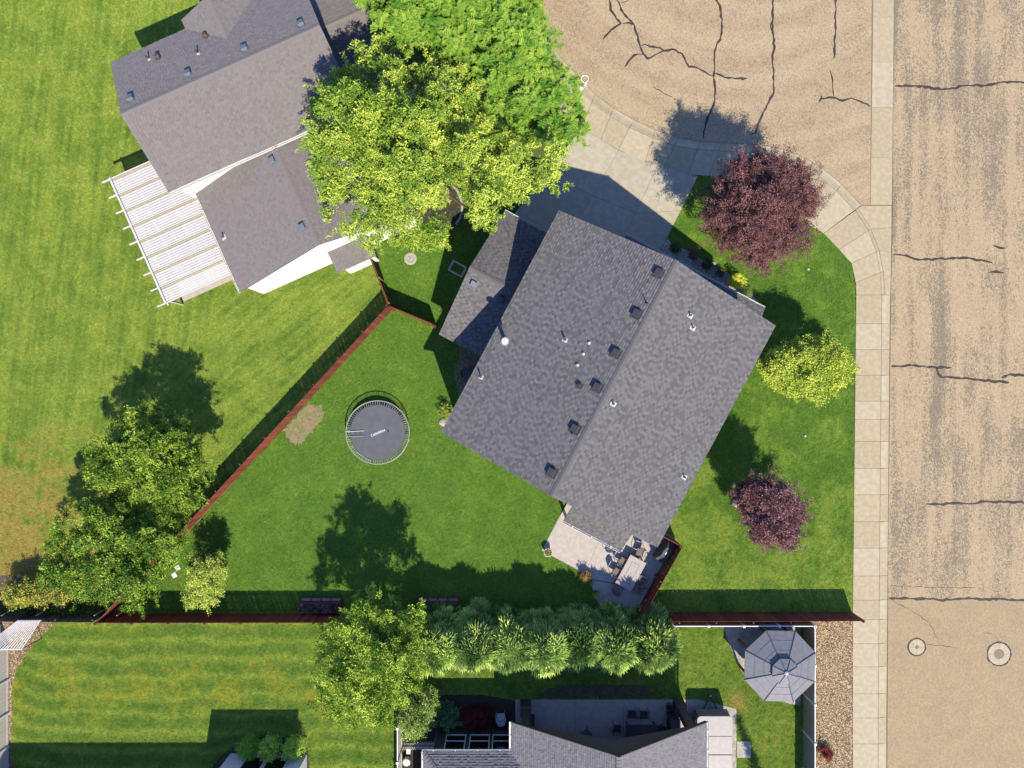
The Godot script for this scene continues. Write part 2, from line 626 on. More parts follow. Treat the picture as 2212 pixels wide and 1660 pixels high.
# ---------------------------------------------------------------- fences
func fence(label: String, p0: Vector3, p1: Vector3, h: float, key: String, side := 1.0, group := "", loose := 0.5) -> Node3D:
	var d := p1 - p0
	d.y = 0
	var len := d.length()
	var t := thing("wooden_fence", label, "fence", p0, atan2(-d.z, d.x), group)
	var bw := 0.14
	var n := int(round(len / 0.146))
	var mesh: Array = M.board_meshes
	for i in n:
		var x := (i + 0.5) * len / n
		var bs := Basis(Vector3.BACK, rnd(-0.006, 0.006)) * Basis(Vector3.UP, rnd(-0.02, 0.02))
		bs = bs.scaled(Vector3(1.0 - (rnd(0.02, 0.1) if rng.randf() < loose * 0.35 else 0.0), h / 1.83 * rnd(0.99, 1.008), 1))
		part("board", mesh[rng.randi() % mesh.size()], M["%s%d" % [key, rng.randi() % 5]], t, Transform3D(bs, Vector3(x, 0, rnd(-0.002, 0.002))))
	var np := maxi(1, int(round(len / 2.4)))
	var pm := Mb.new()
	pm.soft(Transform3D(Basis(), Vector3(0, h * 0.5 - 0.03, 0)), Vector3(0.09, h - 0.06, 0.09), 0.012)
	var pmesh := pm.mesh()
	for i in np + 1:
		part("post", pmesh, M[key + "0"], t, Transform3D(Basis(), Vector3(clampf(len * i / np, 0.05, len - 0.05), 0, side * -0.105)))
	for y in [0.3, h * 0.5, h - 0.25]:
		var r := Mb.new()
		r.boxa(Vector3(len * 0.5, y, side * -0.036), Vector3(len, 0.09, 0.04))
		part("rail", r, M[key + "1"], t)
	return t

func vinyl(label: String, p0: Vector3, p1: Vector3, h: float, group := "", panel := "vinyl_tan") -> Node3D:
	var d := p1 - p0
	d.y = 0
	var len := d.length()
	var t := thing("vinyl_fence", label, "fence", p0, atan2(-d.z, d.x), group)
	var n := maxi(1, int(round(len / 2.4)))
	var w := len / n
	var pm := Mb.new()
	pm.boxa(Vector3(0, h * 0.5, 0), Vector3(0.127, h + 0.02, 0.127))
	pm.soft(Transform3D(Basis(), Vector3(0, h + 0.045, 0)), Vector3(0.16, 0.05, 0.16), 0.02)
	var pmesh := pm.mesh()
	var rm := Mb.new()
	rm.soft(Transform3D(Basis(), Vector3(0, 0, 0)), Vector3(w - 0.13, 0.14, 0.05), 0.006)
	var rmesh := rm.mesh()
	var bw := 0.29
	var k := int((w - 0.13) / bw)
	var bm := Mb.new()
	bm.boxa(Vector3(0, h * 0.5, 0), Vector3((w - 0.13) / k - 0.006, h - 0.3, 0.022))
	var bmesh := bm.mesh()
	for i in n + 1:
		part("post", pmesh, M.vinyl_white, t, Transform3D(Basis(), Vector3(w * i, 0, 0)))
	for i in n:
		part("top_rail", rmesh, M.vinyl_white, t, Transform3D(Basis(), Vector3(w * (i + 0.5), h - 0.08, 0)))
		part("bottom_rail", rmesh, M[panel], t, Transform3D(Basis(), Vector3(w * (i + 0.5), 0.12, 0)))
		for j in k:
			part("plank", bmesh, M[panel], t, Transform3D(Basis(), Vector3(w * i + 0.065 + (w - 0.13) * (j + 0.5) / k, 0, 0)))
	return t

# ---------------------------------------------------------------- scene
func _ready() -> void:
	rng.seed = 4711
	setup()
	materials()
	ground()
	streets()
	walks()
	main_house()
	brown_house()
	patio_house()
	white_house()
	fences()
	trees()
	hedges()
	yard_things()
	patio_things()
	neighbour_things()

func setup() -> void:
	var cam := Camera3D.new()
	cam.name = "camera"
	add_child(cam)
	cam.position = Vector3(0, EYE, 0)
	cam.rotation_degrees = Vector3(-90, 0, 0)
	cam.fov = rad_to_deg(2.0 * atan(830.0 / UNIT / EYE))
	cam.near = 0.5
	cam.far = 900.0
	cam.current = true
	var e := Environment.new()
	e.background_mode = Environment.BG_SKY
	var sm := ProceduralSkyMaterial.new()
	sm.sky_top_color = Color(0.46, 0.60, 0.90)
	sm.sky_horizon_color = Color(0.68, 0.79, 0.94)
	sm.sky_curve = 0.12
	sm.ground_bottom_color = Color(0.3, 0.33, 0.22)
	sm.ground_horizon_color = Color(0.5, 0.58, 0.62)
	sm.sun_angle_max = 6.0
	var sk := Sky.new()
	sk.sky_material = sm
	e.sky = sk
	e.background_energy_multiplier = 0.72
	e.tonemap_mode = Environment.TONE_MAPPER_LINEAR
	e.tonemap_exposure = 2.5
	e.ssao_enabled = true
	e.ssil_enabled = true
	e.sdfgi_enabled = true
	var we := WorldEnvironment.new()
	we.name = "world_environment"
	we.environment = e
	add_child(we)
	var sun := DirectionalLight3D.new()
	sun.name = "sun"
	add_child(sun)
	sun.look_at_from_position(Vector3.ZERO, Vector3(-0.295, -1.0, -0.845), Vector3.UP)
	sun.light_energy = 1.6
	sun.light_angular_distance = 0.5
	sun.light_color = Color(1.0, 0.95, 0.86)
	sun.shadow_enabled = true

func materials() -> void:
	M.t_fine = grain(1, 0.06, 0.72, 1.0, 256, 4)
	M.t_soft = grain(2, 0.02, 0.93, 1.0, 256, 5)
	M.t_chip = grain(3, 0.16, 0.5, 1.0, 512, 3)
	M.t_wood = wood_tex()
	mat("concrete", lin(0.232, 0.198, 0.130), 0.9, M.t_soft, 0.45)
	mat("concrete_b", lin(0.222, 0.189, 0.122), 0.9, M.t_soft, 0.5)
	mat("concrete_c", lin(0.246, 0.214, 0.148), 0.9, M.t_soft, 0.4)
	mat("drive", lin(0.235, 0.215, 0.162), 0.9, M.t_soft, 0.35)
	mat("drive_b", lin(0.225, 0.205, 0.152), 0.9, M.t_soft, 0.3)
	mat("patio", lin(0.25, 0.228, 0.205), 0.9, M.t_soft, 0.4)
	mat("joint", lin(0.11, 0.092, 0.064), 1.0)
	mat("soil", lin(0.085, 0.066, 0.047), 1.0, M.t_chip, 0.6)
	mat("mulch", lin(0.04, 0.03, 0.024), 1.0, M.t_chip, 0.8)
	mat("tar", lin(0.03, 0.022, 0.016), 0.75, M.t_fine, 1.0)
	mat("gravel_bed", lin(0.12, 0.085, 0.05), 1.0, M.t_chip, 0.7)
	mat("pebble", Color.WHITE, 0.9, null, 1.0, true)
	mat("grass", Color.WHITE, 0.7, null, 1.0, true)
	M.grass.metallic_specular = 0.15
	M.grass.backlight_enabled = true
	M.grass.backlight = Color(0.5, 0.5, 0.3)
	mat("bark", lin(0.11, 0.085, 0.06), 0.95, M.t_wood, 1.0)
	mat("bark_dark", lin(0.045, 0.032, 0.032), 0.95, M.t_wood, 1.0)
	leafmat("leaf", Color.WHITE, Color(0.42, 0.46, 0.22))
	leafmat("leaf_dark", Color.WHITE, Color(0.4, 0.3, 0.3))
	leafmat("leaf_blue", Color.WHITE, Color(0.3, 0.35, 0.3))
	var fr := [[0.172, 0.034, 0.020], [0.140, 0.028, 0.018], [0.205, 0.050, 0.030], [0.16, 0.040, 0.027], [0.105, 0.024, 0.016]]
	for i in 5:
		mat("red%d" % i, lin(fr[i][0], fr[i][1], fr[i][2]), 0.75, M.t_wood, 1.0)
	var fb := [[0.20, 0.085, 0.035], [0.17, 0.07, 0.03], [0.23, 0.10, 0.045], [0.185, 0.08, 0.035], [0.15, 0.062, 0.028]]
	for i in 5:
		mat("cedar%d" % i, lin(fb[i][0], fb[i][1], fb[i][2]), 0.8, M.t_wood, 1.0)
		mat("grey%d" % i, lin(fb[i][0] * 0.45, fb[i][1] * 0.8, fb[i][2] * 1.3), 0.85, M.t_wood, 1.0)
	var bms := []
	for i in 3:
		var b := Mb.new()
		b.soft(Transform3D(Basis(), Vector3(0, 0.915, 0)), Vector3(0.137, 1.83, 0.018), 0.004)
		bms.append(b.mesh())
	M.board_meshes = bms
	mat("vinyl_white", lin(0.46, 0.455, 0.44), 0.5)
	mat("vinyl_tan", lin(0.25, 0.225, 0.165), 0.6, M.t_soft, 0.7)
	mat("vinyl_pale", lin(0.42, 0.39, 0.33), 0.6, M.t_soft, 0.7)
	M.vinyl_tan.backlight_enabled = true
	M.vinyl_tan.backlight = Color(0.75, 0.7, 0.55)
	mat("aluminium", lin(0.34, 0.335, 0.325), 0.5, M.t_soft, 0.6)
	mat("white_paint", lin(0.42, 0.415, 0.40), 0.6)
	mat("siding_white", lin(0.50, 0.50, 0.50), 0.7, M.t_soft, 0.6)
	mat("siding_grey", lin(0.18, 0.175, 0.17), 0.7, M.t_soft, 0.6)
	mat("siding_tan", lin(0.25, 0.215, 0.17), 0.8, M.t_soft, 0.6)
	mat("siding_brown", lin(0.06, 0.046, 0.038), 0.8, M.t_soft, 0.6)
	mat("trim_dark", lin(0.035, 0.03, 0.028), 0.6)
	mat("soffit", lin(0.10, 0.085, 0.075), 0.8)
	mat("cream", lin(0.30, 0.265, 0.19), 0.6, M.t_fine, 0.8)
	mat("glass", Color(0.05, 0.07, 0.08), 0.08)
	M.glass.metallic_specular = 0.7
	mat("galv", lin(0.35, 0.38, 0.40), 0.45)
	M.galv.metallic = 0.7
	mat("vent_dark", lin(0.025, 0.026, 0.028), 0.5)
	mat("vent_blue", lin(0.075, 0.09, 0.105), 0.5)
	mat("vent_brown", lin(0.05, 0.035, 0.028), 0.6)
	mat("pipe", lin(0.03, 0.03, 0.032), 0.5)
	mat("flashing", lin(0.33, 0.335, 0.335), 0.4)
	mat("black", lin(0.012, 0.012, 0.013), 0.5)
	mat("charcoal", lin(0.03, 0.03, 0.032), 0.6)
	mat("tramp_mat", lin(0.05, 0.053, 0.061), 0.55, M.t_soft, 0.3)
	mat("steel", lin(0.17, 0.175, 0.17), 0.35)
	mat("gazebo", lin(0.095, 0.098, 0.112), 0.6, M.t_soft, 0.5)
	mat("gazebo_frame", lin(0.03, 0.04, 0.055), 0.5)
	mat("timber", lin(0.21, 0.095, 0.03), 0.7, M.t_wood, 1.0)
	mat("table", lin(0.26, 0.24, 0.22), 0.6, M.t_wood, 1.0)
	mat("table_line", lin(0.06, 0.05, 0.045), 0.7)
	mat("sling", lin(0.08, 0.067, 0.057), 0.8)
	mat("terracotta", lin(0.22, 0.10, 0.06), 0.8)
	mat("pot_white", lin(0.36, 0.345, 0.32), 0.6)
	mat("pot_green", lin(0.06, 0.08, 0.05), 0.6)
	mat("stone", lin(0.30, 0.265, 0.22), 0.9, M.t_fine, 1.0)
	mat("rust", lin(0.17, 0.12, 0.085), 0.8, M.t_fine, 2.0)
	mat("brown_lid", lin(0.16, 0.13, 0.11), 0.7, M.t_soft, 0.5)
	mat("camper", lin(0.15, 0.147, 0.147), 0.5, M.t_soft, 0.5)
	mat("blue_toy", lin(0.12, 0.30, 0.36), 0.5)

func wood_tex() -> ImageTexture:
	var f := FastNoiseLite.new()
	f.seed = 9
	f.frequency = 1.0
	var im := Image.create(128, 256, false, Image.FORMAT_RGB8)
	for y in 256:
		for x in 128:
			var g := 0.86 + 0.14 * f.get_noise_2d(x * 0.25, y * 0.012) + 0.05 * f.get_noise_2d(x * 0.9, y * 0.05)
			im.set_pixel(x, y, Color(g, g, g))
	return ImageTexture.create_from_image(im)

# ---------------------------------------------------------------- ground
var nz := FastNoiseLite.new()
var nf := FastNoiseLite.new()

func lawn_colour(kind: String, x: float, y: float) -> Color:
	# x, y on the survey grid; colours are linear base colours of grass and thatch
	var n1 := nz.get_noise_2d(x, y) * 0.5 + 0.5
	var n2 := nz.get_noise_2d(x * 4.3 + 900.0, y * 4.3) * 0.5 + 0.5
	var n3 := nf.get_noise_2d(x * 6.0, y * 6.0) * 0.5 + 0.5
	var deep := Color(0.060, 0.130, 0.020)
	var fresh := Color(0.102, 0.196, 0.028)
	var dry := Color(0.27, 0.205, 0.055)
	var lime := Color(0.200, 0.268, 0.042)
	var k := fresh
	if kind == "left":
		var streak := nz.get_noise_2d((x + y * 0.12) * 6.0, y * 0.22) * 0.5 + 0.5
		if x + y * 0.9 > 1050.0 + 60.0 * n1 and y > 560.0:
			streak = nz.get_noise_2d((x * 0.62 + y * 0.78) * 6.0, (x * 0.78 - y * 0.62) * 0.3) * 0.5 + 0.5
		k = deep.lerp(lime, clampf(0.68 + 0.9 * (n1 - 0.5) + 1.0 * (streak - 0.5) + 0.5 * (n2 - 0.5), 0.0, 1.0))
		var corner := smoothstep(830.0, 1130.0, y) * smoothstep(430.0, 60.0, x)
		var dryness := smoothstep(0.45, 0.75, n1 * 0.6 + n2 * 0.4 + 0.30 * corner - 0.06)
		k = k.lerp(dry, dryness * (0.2 + 0.7 * corner))
	elif kind == "south":
		var wob := 14.0 * nz.get_noise_2d(x * 0.6, y * 0.6) + 34.0 * exp(-(x - 30.0) / 60.0)
		var wave := pow(sin((y + wob + 0.012 * (x - 450.0)) * PI / 39.0), 2.0)
		k = deep.lerp(lime, clampf(0.46 + 0.42 * pow(wave, 3.0) * (0.4 + n2) - 0.14 * (1.0 - wave) + 0.6 * (n1 - 0.5) + 0.4 * (n2 - 0.5), 0.0, 1.0))
		k = k.lerp(Color(0.25, 0.235, 0.025), 0.55 * smoothstep(0.52, 0.8, n1 * 0.5 + n2 * 0.35 + 0.2 * exp(-pow((y - 1480.0) / 70.0, 2.0))))
	elif kind == "front":
		k = deep.lerp(fresh, clampf(0.55 + 0.7 * (n1 - 0.5) + 0.6 * (n2 - 0.5), 0.0, 1.0))
		k = k.lerp(lime, 0.75 * smoothstep(0.40, 0.80, n1 * 0.6 + n2 * 0.3 + 0.22 * smoothstep(850.0, 1300.0, y)))
	elif kind == "side":
		k = deep.lerp(lime, clampf(0.45 + 0.7 * (n1 - 0.5) + 0.8 * (n2 - 0.5), 0.0, 1.0))
		var worn := exp(-(pow((x - 1590.0) / 22.0, 2.0) + pow((y - 1515.0) / 24.0, 2.0)))
		k = k.lerp(dry, clampf(0.4 * smoothstep(0.62, 0.8, n1 * 0.6 + n2 * 0.4) + worn * n3 * 1.6, 0.0, 0.9))
	else:
		k = deep.lerp(fresh, clampf(0.6 + 0.4 * (n1 - 0.5) + 0.4 * (n2 - 0.5), 0.0, 1.0))
		k = k.lerp(lime, 0.2 * smoothstep(0.5, 0.8, n1))
	k = k.lerp(deep * 0.75, 0.45 * smoothstep(0.5, 0.15, n3))
	k = k.lerp(dry, 0.22 * smoothstep(0.66, 0.9, n3))
	return k

var bare_spots := []
func lawn(kind: String, poly_px: Array, tufts: float, y := LAWN_Y) -> void:
	var poly := plans(poly_px)
	var bb := Rect2(poly[0], Vector2.ZERO)
	for p in poly:
		bb = bb.expand(p)
	var w := mini(1000, int(bb.size.x / 0.055))
	var h := mini(1000, int(bb.size.y / 0.055))
	var im := Image.create(w, h, false, Image.FORMAT_RGB8)
	for j in h:
		for i in w:
			var gx := (bb.position.x + bb.size.x * i / w) * UNIT + 1106.0
			var gy := (bb.position.y + bb.size.y * j / h) * UNIT + 830.0
			im.set_pixel(i, j, lawn_colour(kind, gx, gy).linear_to_srgb())
	var m := mat("lawn_" + kind, Color.WHITE, 1.0, ImageTexture.create_from_image(im), 1.0)
	m.metallic_specular = 0.0
	m.detail_enabled = true
	m.detail_albedo = M.t_chip
	m.detail_blend_mode = BaseMaterial3D.BLEND_MODE_MUL
	m.detail_uv_layer = BaseMaterial3D.DETAIL_UV_2
	m.uv2_scale = Vector3(0.31, 0.31, 0.31)
	var mb := Mb.new()
	mb.rect = bb
	mb.prism(poly, -0.1, y)
	struct(kind + "_lawn", mb, m)
	if tufts <= 0.0:
		return
	var ts := []
	var cs := []
	var n := int(bb.size.x * bb.size.y * tufts)
	for i in n:
		var p := Vector2(rnd(bb.position.x, bb.end.x), rnd(bb.position.y, bb.end.y))
		if absf(p.x) > 36.0 or absf(p.y) > 28.0 or not Geometry2D.is_point_in_polygon(p, poly):
			continue
		var bare := false
		for b in bare_spots:
			if Geometry2D.is_point_in_polygon(p, b):
				bare = true
				break
		if bare and rng.randf() > 0.4:
			continue
		var k := im.get_pixel(clampi(int((p.x - bb.position.x) / bb.size.x * w), 0, w - 1), clampi(int((p.y - bb.position.y) / bb.size.y * h), 0, h - 1)).srgb_to_linear()
		var f := rnd(0.65, 1.55)
		ts.append(Transform3D(Basis(Vector3.UP, rnd(0, TAU)).scaled(Vector3.ONE * rnd(0.7, 1.35)), Vector3(p.x, y, p.y)))
		cs.append(Color(k.r * f, k.g * f, k.b * f))
	var g := multi(numbered("grass"), clump("tuft"), ts, cs, M.grass, self)
	tag(g, {"left": "streaky yellow green grass beyond the red fence", "back": "deep green grass around the trampoline", "south": "striped yellow green grass below the red fence", "front": "green grass beside the sidewalk", "side": "patchy grass around the octagonal gazebo", "nook": "green grass between the big maple and the grey house"}[kind], "grass")

func ragged(poly: PackedVector2Array, amp: float) -> PackedVector2Array:
	var r := PackedVector2Array()
	var mid := Vector2.ZERO
	for p in poly:
		mid += p / poly.size()
	for i in poly.size():
		var a := poly[i]
		var b := poly[(i + 1) % poly.size()]
		var n := maxi(1, int(a.distance_to(b) / 0.12))
		for j in n:
			var p := a.lerp(b, float(j) / n)
			r.append(p + (p - mid).normalized() * rnd(-amp, amp * 0.6))
	return r

func pebbles(called: String, label: String, poly_px: Array, per: float, size: float, tones: Array, bed: String, y: float) -> void:
	var poly := plans(poly_px)
	var mb := Mb.new()
	mb.prism(poly, -0.1, y)
	struct(called + "_bed", mb, M[bed])
	var st := Mb.new()
	st.lathe(Vector3.ZERO, [[0.0, -0.45], [0.75, -0.3], [1.0, 0.1], [0.6, 0.5], [0.0, 0.62]], 6)
	var bb := Rect2(poly[0], Vector2.ZERO)
	for p in poly:
		bb = bb.expand(p)
	var ts := []
	var cs := []
	for i in int(bb.size.x * bb.size.y * per):
		var p := Vector2(rnd(bb.position.x, bb.end.x), rnd(bb.position.y, bb.end.y))
		if not Geometry2D.is_point_in_polygon(p, poly):
			continue
		var s := size * rnd(0.55, 1.35)
		ts.append(Transform3D(Basis(Vector3.UP, rnd(0, TAU)).scaled(Vector3(s, s * 0.7, s * rnd(0.6, 1.0))), Vector3(p.x, y + s * 0.1, p.y)))
		var k: Color = tones[rng.randi() % tones.size()]
		var f := rnd(0.6, 1.25)
		cs.append(Color(k.r * f, k.g * f, k.b * f))
	tag(multi(numbered(called), st.mesh(), ts, cs, M.pebble, self), label, "gravel")

const BARE := [[612, 930], [640, 902], [668, 872], [694, 874], [703, 898], [690, 915], [672, 938], [650, 962], [634, 962], [622, 948]]
const PEBBLE_FRONT := [[1427, 543], [1440, 518], [1479, 540], [1516, 560], [1547, 580], [1578, 594], [1608, 614], [1640, 660], [1610, 700], [1500, 610]]
const PEBBLE_CURVE := [[950, 715], [990, 738], [992, 752], [994, 772], [984, 790], [979, 812], [985, 835], [992, 855], [985, 880], [1030, 870], [1090, 790], [1040, 766], [985, 738]]
const MULCH_CORNER := [[430, 1700], [470, 1640], [500, 1612], [530, 1598], [560, 1592], [620, 1592], [655, 1600], [668, 1625], [672, 1700]]
const MULCH_MAPLE := [[905, 470], [925, 420], [960, 395], [985, 405], [1000, 440], [998, 480], [965, 500], [925, 500]]
const SOIL_SHADE := [[1160, 1500], [1200, 1480], [1300, 1478], [1400, 1480], [1420, 1500], [1400, 1507], [1160, 1507]]

func ground() -> void:
	nz.seed = 21
	nz.frequency = 0.011
	nz.fractal_octaves = 4
	nf.seed = 5
	nf.frequency = 0.05
	nf.fractal_octaves = 2
	var mb := Mb.new()
	mb.prism(PackedVector2Array([Vector2(-350, -350), Vector2(350, -350), Vector2(350, 350), Vector2(-350, 350)]), -1.0, -0.02)
	struct("ground", mb, mat("ground", lin(0.07, 0.11, 0.02), 1.0, M.t_chip, 0.3))
	for b in [BARE, PEBBLE_FRONT, PEBBLE_CURVE, MULCH_CORNER, MULCH_MAPLE, SOIL_SHADE]:
		bare_spots.append(plans(b))
	lawn("left", [[-260, -320], [1120, -320], [1180, 60], [1140, 300], [797, 545], [848, 664], [400, 1160], [238, 1336], [112, 1300], [84, 1252], [0, 1241], [-260, 1238]], 150.0)
	lawn("back", [[848, 666], [945, 706], [1060, 790], [1250, 1000], [1205, 1123], [1170, 1189], [1248, 1231], [1273, 1255], [1287, 1295], [1309, 1332], [240, 1336], [402, 1160]], 170.0)
	lawn("nook", [[797, 547], [1130, 310], [1105, 470], [1060, 790], [945, 704], [848, 662]], 150.0)
	lawn("front", [[1507, 382], [1575, 383], [1640, 388], [1690, 415], [1725, 455], [1746, 487], [1777, 505], [1811, 540], [1838, 570], [1846, 615], [1847, 700], [1845, 830], [1842, 1180], [1840, 1330], [1372, 1332], [1432, 1216], [1330, 1100], [1330, 640], [1426, 542]], 170.0)
	lawn("south", [[126, 1338], [81, 1383], [57, 1416], [37, 1448], [29, 1481], [27, 1700], [27, 1980], [868, 1980], [868, 1342], [500, 1338]], 160.0)
	lawn("side", [[870, 1342], [1100, 1336], [1462, 1336], [1735, 1336], [1735, 1980], [1500, 1980], [1500, 1512], [1113, 1512], [1040, 1500], [930, 1500], [870, 1540]], 150.0)
	# beds
	var rock := [Color(0.235, 0.165, 0.09), Color(0.165, 0.112, 0.058), Color(0.30, 0.23, 0.135), Color(0.09, 0.062, 0.036), Color(0.33, 0.26, 0.165)]
	pebbles("gravel", "tan landscape gravel strip between sidewalk and vinyl fence", [[1736, 1334], [1840, 1334], [1840, 1980], [1736, 1980]], 560.0, 0.035, rock, "gravel_bed", 0.09)
	var grey := [Color(0.30, 0.28, 0.26), Color(0.22, 0.205, 0.19), Color(0.38, 0.36, 0.33), Color(0.15, 0.14, 0.13)]
	pebbles("grey_gravel", "grey gravel in the front bed along the pent roof", PEBBLE_FRONT, 420.0, 0.035, grey, "stone", 0.115)
	var mixed := [Color(0.161, 0.124, 0.087), Color(0.112, 0.087, 0.062), Color(0.211, 0.174, 0.124)]
	pebbles("brown_gravel", "brown gravel in the curved bed below the garage wing", PEBBLE_CURVE, 420.0, 0.03, mixed, "gravel_bed", 0.115)
	pebbles("tan_gravel", "tan gravel edging at the curved end of the striped lawn", [[0, 1336], [126, 1338], [81, 1383], [57, 1416], [37, 1448], [29, 1481], [27, 1700], [16, 1700], [14, 1400], [-30, 1400], [-40, 1336]], 420.0, 0.03, rock, "gravel_bed", 0.09)
	var dirt := Mb.new()
	dirt.prism(ragged(plans(BARE), 0.2), 0.0, LAWN_Y + 0.006)
	struct("bare_patch", dirt, mat("dirt", lin(0.26, 0.195, 0.12), 1.0, M.t_chip, 0.5))
	var bed := Mb.new()
	bed.prism(plans([[-260, 1238], [0, 1241], [84, 1252], [112, 1300], [238, 1336], [-260, 1336]]), -0.1, 0.085)
	struct("corner_bed", bed, M.soil)
	var b2 := Mb.new()
	b2.prism(plans([[870, 1542], [930, 1502], [1040, 1502], [1112, 1512], [1112, 1760], [870, 1760]]), -0.1, 0.09)
	struct("shade_bed", b2, M.mulch)
	var b3 := Mb.new()
	b3.prism(ragged(plans(MULCH_CORNER), 0.05), 0.0, LAWN_Y + 0.01)
	struct("corner_mulch", b3, M.mulch)
	var b4 := Mb.new()
	b4.prism(ragged(plans(SOIL_SHADE), 0.3), 0.0, LAWN_Y + 0.01)
	struct("bare_soil", b4, M.soil)
	var b5 := Mb.new()
	b5.prism(plans(MULCH_MAPLE), 0.0, LAWN_Y + 0.012)
	struct("maple_bed", b5, M.mulch)
	var edge := Mb.new()
	var arc := [[962, 394], [975, 400], [986, 410], [994, 425], [998, 442], [998, 460], [993, 475], [985, 486]]
	for i in arc.size() - 1:
		edge.tube(site(arc[i][0], arc[i][1]) + Vector3(0, 0.14, 0), site(arc[i + 1][0], arc[i + 1][1]) + Vector3(0, 0.14, 0), 0.09, 0.09, 8)
	top("bed_edging", edge, M.stone, "pale curved concrete edging under the big maple", "edging")

# ---------------------------------------------------------------- streets
func street_map(w: int, h: int, x0: float, y0: float, x1: float, y1: float, kind: String) -> ImageTexture:
	# chip-sealed asphalt: tan stone chips over grey binder, worn through in lengthwise streaks
	var im := Image.create(w, h, false, Image.FORMAT_RGB8)
	var tan := Color(0.210, 0.167, 0.102)
	var pink := Color(0.195, 0.147, 0.090)
	var ash := Color(0.084, 0.073, 0.053)
	var smooth := Color(0.182, 0.140, 0.080)
	var hr := RandomNumberGenerator.new()
	hr.seed = 77
	var chips := PackedFloat32Array()
	chips.resize(w)
	for j in h:
		var y := lerpf(y0, y1, float(j) / h)
		if j % 2 == 0:
			for i in range(0, w, 2):
				chips[i] = hr.randf()
				if i + 1 < w:
					chips[i + 1] = chips[i]
		for i in w:
			var x := lerpf(x0, x1, float(i) / w)
			var n1 := nz.get_noise_2d(x * 1.3, y * 1.3) * 0.5 + 0.5
			var g := chips[i]
			var k: Color
			if kind == "street":
				if y > 1296.0:
					k = smooth.lerp(Color(0.168, 0.132, 0.082), smoothstep(0.3, 0.8, n1))
					k = k * (0.84 + 0.32 * g)
				else:
					var band := nz.get_noise_2d(x * 2.1 + 70.0 + 6.0 * nz.get_noise_2d(x * 0.4, y * 0.7), y * 0.16) * 0.5 + 0.5
					var patch := nz.get_noise_2d(x * 0.7 + 300.0, y * 0.45) - 0.05
					var fine := nf.get_noise_2d(x * 5.0, y * 0.9) * 0.5 + 0.5
					var zone := smoothstep(430.0, 100.0, y) * smoothstep(1932.0, 1990.0, x) * smoothstep(2130.0, 2090.0, x) * 0.16
					var rut := 0.10 * exp(-pow((x - 2035.0) / 42.0, 2.0)) * smoothstep(380.0, 450.0, y) + 0.09 * exp(-pow((x - 2170.0) / 30.0, 2.0)) + 0.20 * exp(-pow((x - 1931.0) / 10.0, 2.0))
					var a := band * 0.68 + fine * 0.24 + patch * 0.22 + zone + rut - 0.06 * smoothstep(1150.0, 1290.0, y)
					var s := smoothstep(0.50, 0.66, a + (g - 0.5) * 0.40)
					k = tan.lerp(pink, n1).lerp(ash, s * 0.78)
					k = k * (0.70 + 0.60 * hr.randf())
			else:
				var d := Vector2(x - 1620.0, y + 330.0)
				var ring := nz.get_noise_2d(d.length() * 1.6, atan2(d.y, d.x) * 60.0) * 0.5 + 0.5
				k = tan.lerp(pink, smoothstep(0.3, 0.7, ring))
				var s := smoothstep(0.52, 0.92, n1 * 0.32 + ring * 0.16 + g * 0.55)
				k = k.lerp(ash, s * 0.8)
				k = k * (0.68 + 0.64 * hr.randf())
			im.set_pixel(i, j, k.linear_to_srgb())
	return ImageTexture.create_from_image(im)

func street_sheet(called: String, poly_px: Array, kind: String, w: int, h: int) -> MeshInstance3D:
	var poly := plans(poly_px)
	var bb := Rect2(poly[0], Vector2.ZERO)
	for p in poly:
		bb = bb.expand(p)
	var x0 := bb.position.x * UNIT + 1106.0
	var y0 := bb.position.y * UNIT + 830.0
	var m := mat(called, Color.WHITE, 0.95, street_map(w, h, x0, y0, bb.end.x * UNIT + 1106.0, bb.end.y * UNIT + 830.0, kind), 1.0)
	var mb := Mb.new()
	mb.rect = bb
	mb.prism(poly, -0.3, 0.0)
	return struct(called, mb, m)

func seal(parent: Node, pts: Array, kx: float, k: float, y0: float, wide := 0.1) -> void:
	# poured crack sealant: an uneven raised ribbon
	var p := []
	for i in pts.size() - 1:
		var a := site(kx + pts[i][0] / k, y0 + pts[i][1] / k)
		var b := site(kx + pts[i + 1][0] / k, y0 + pts[i + 1][1] / k)
		var n := maxi(1, int((b - a).length() / 0.22))
		for j in n:
			p.append(a.lerp(b, float(j) / n) + Vector3(rnd(-0.045, 0.045), 0, rnd(-0.045, 0.045)))
	p.append(site(kx + pts[-1][0] / k, y0 + pts[-1][1] / k))
	var mb := Mb.new()
	var l := []
	var r := []
	for i in p.size():
		var d: Vector3 = (p[mini(i + 1, p.size() - 1)] - p[maxi(i - 1, 0)]).normalized()
		var s := d.cross(Vector3.UP) * wide * 0.5 * rnd(0.5, 1.45)
		if i == 0 or i == p.size() - 1:
			s *= 0.4
		l.append(p[i] - s + Vector3(0, 0.006, 0))
		r.append(p[i] + s + Vector3(0, 0.006, 0))
	for i in p.size() - 1:
		mb.quad(l[i], r[i], r[i + 1], l[i + 1])
	part("crack_sealant", mb, M.tar, parent)

var outer := [[1130, -90], [1140, -20], [1156, 37], [1189, 93], [1219, 132], [1252, 167], [1286, 203], [1326, 233], [1369, 258], [1416, 280], [1466, 297], [1513, 305], [1559, 308], [1639, 312], [1686, 320], [1733, 337], [1779, 364], [1819, 397], [1861, 443]]
var inner := [[1057, -90], [1068, -10], [1088, 70], [1128, 140], [1165, 185], [1205, 232], [1256, 277], [1297, 303], [1336, 325], [1392, 352], [1433, 365], [1486, 378], [1530, 382], [1635, 387], [1672, 402], [1702, 428], [1722, 455], [1746, 487], [1778, 505]]

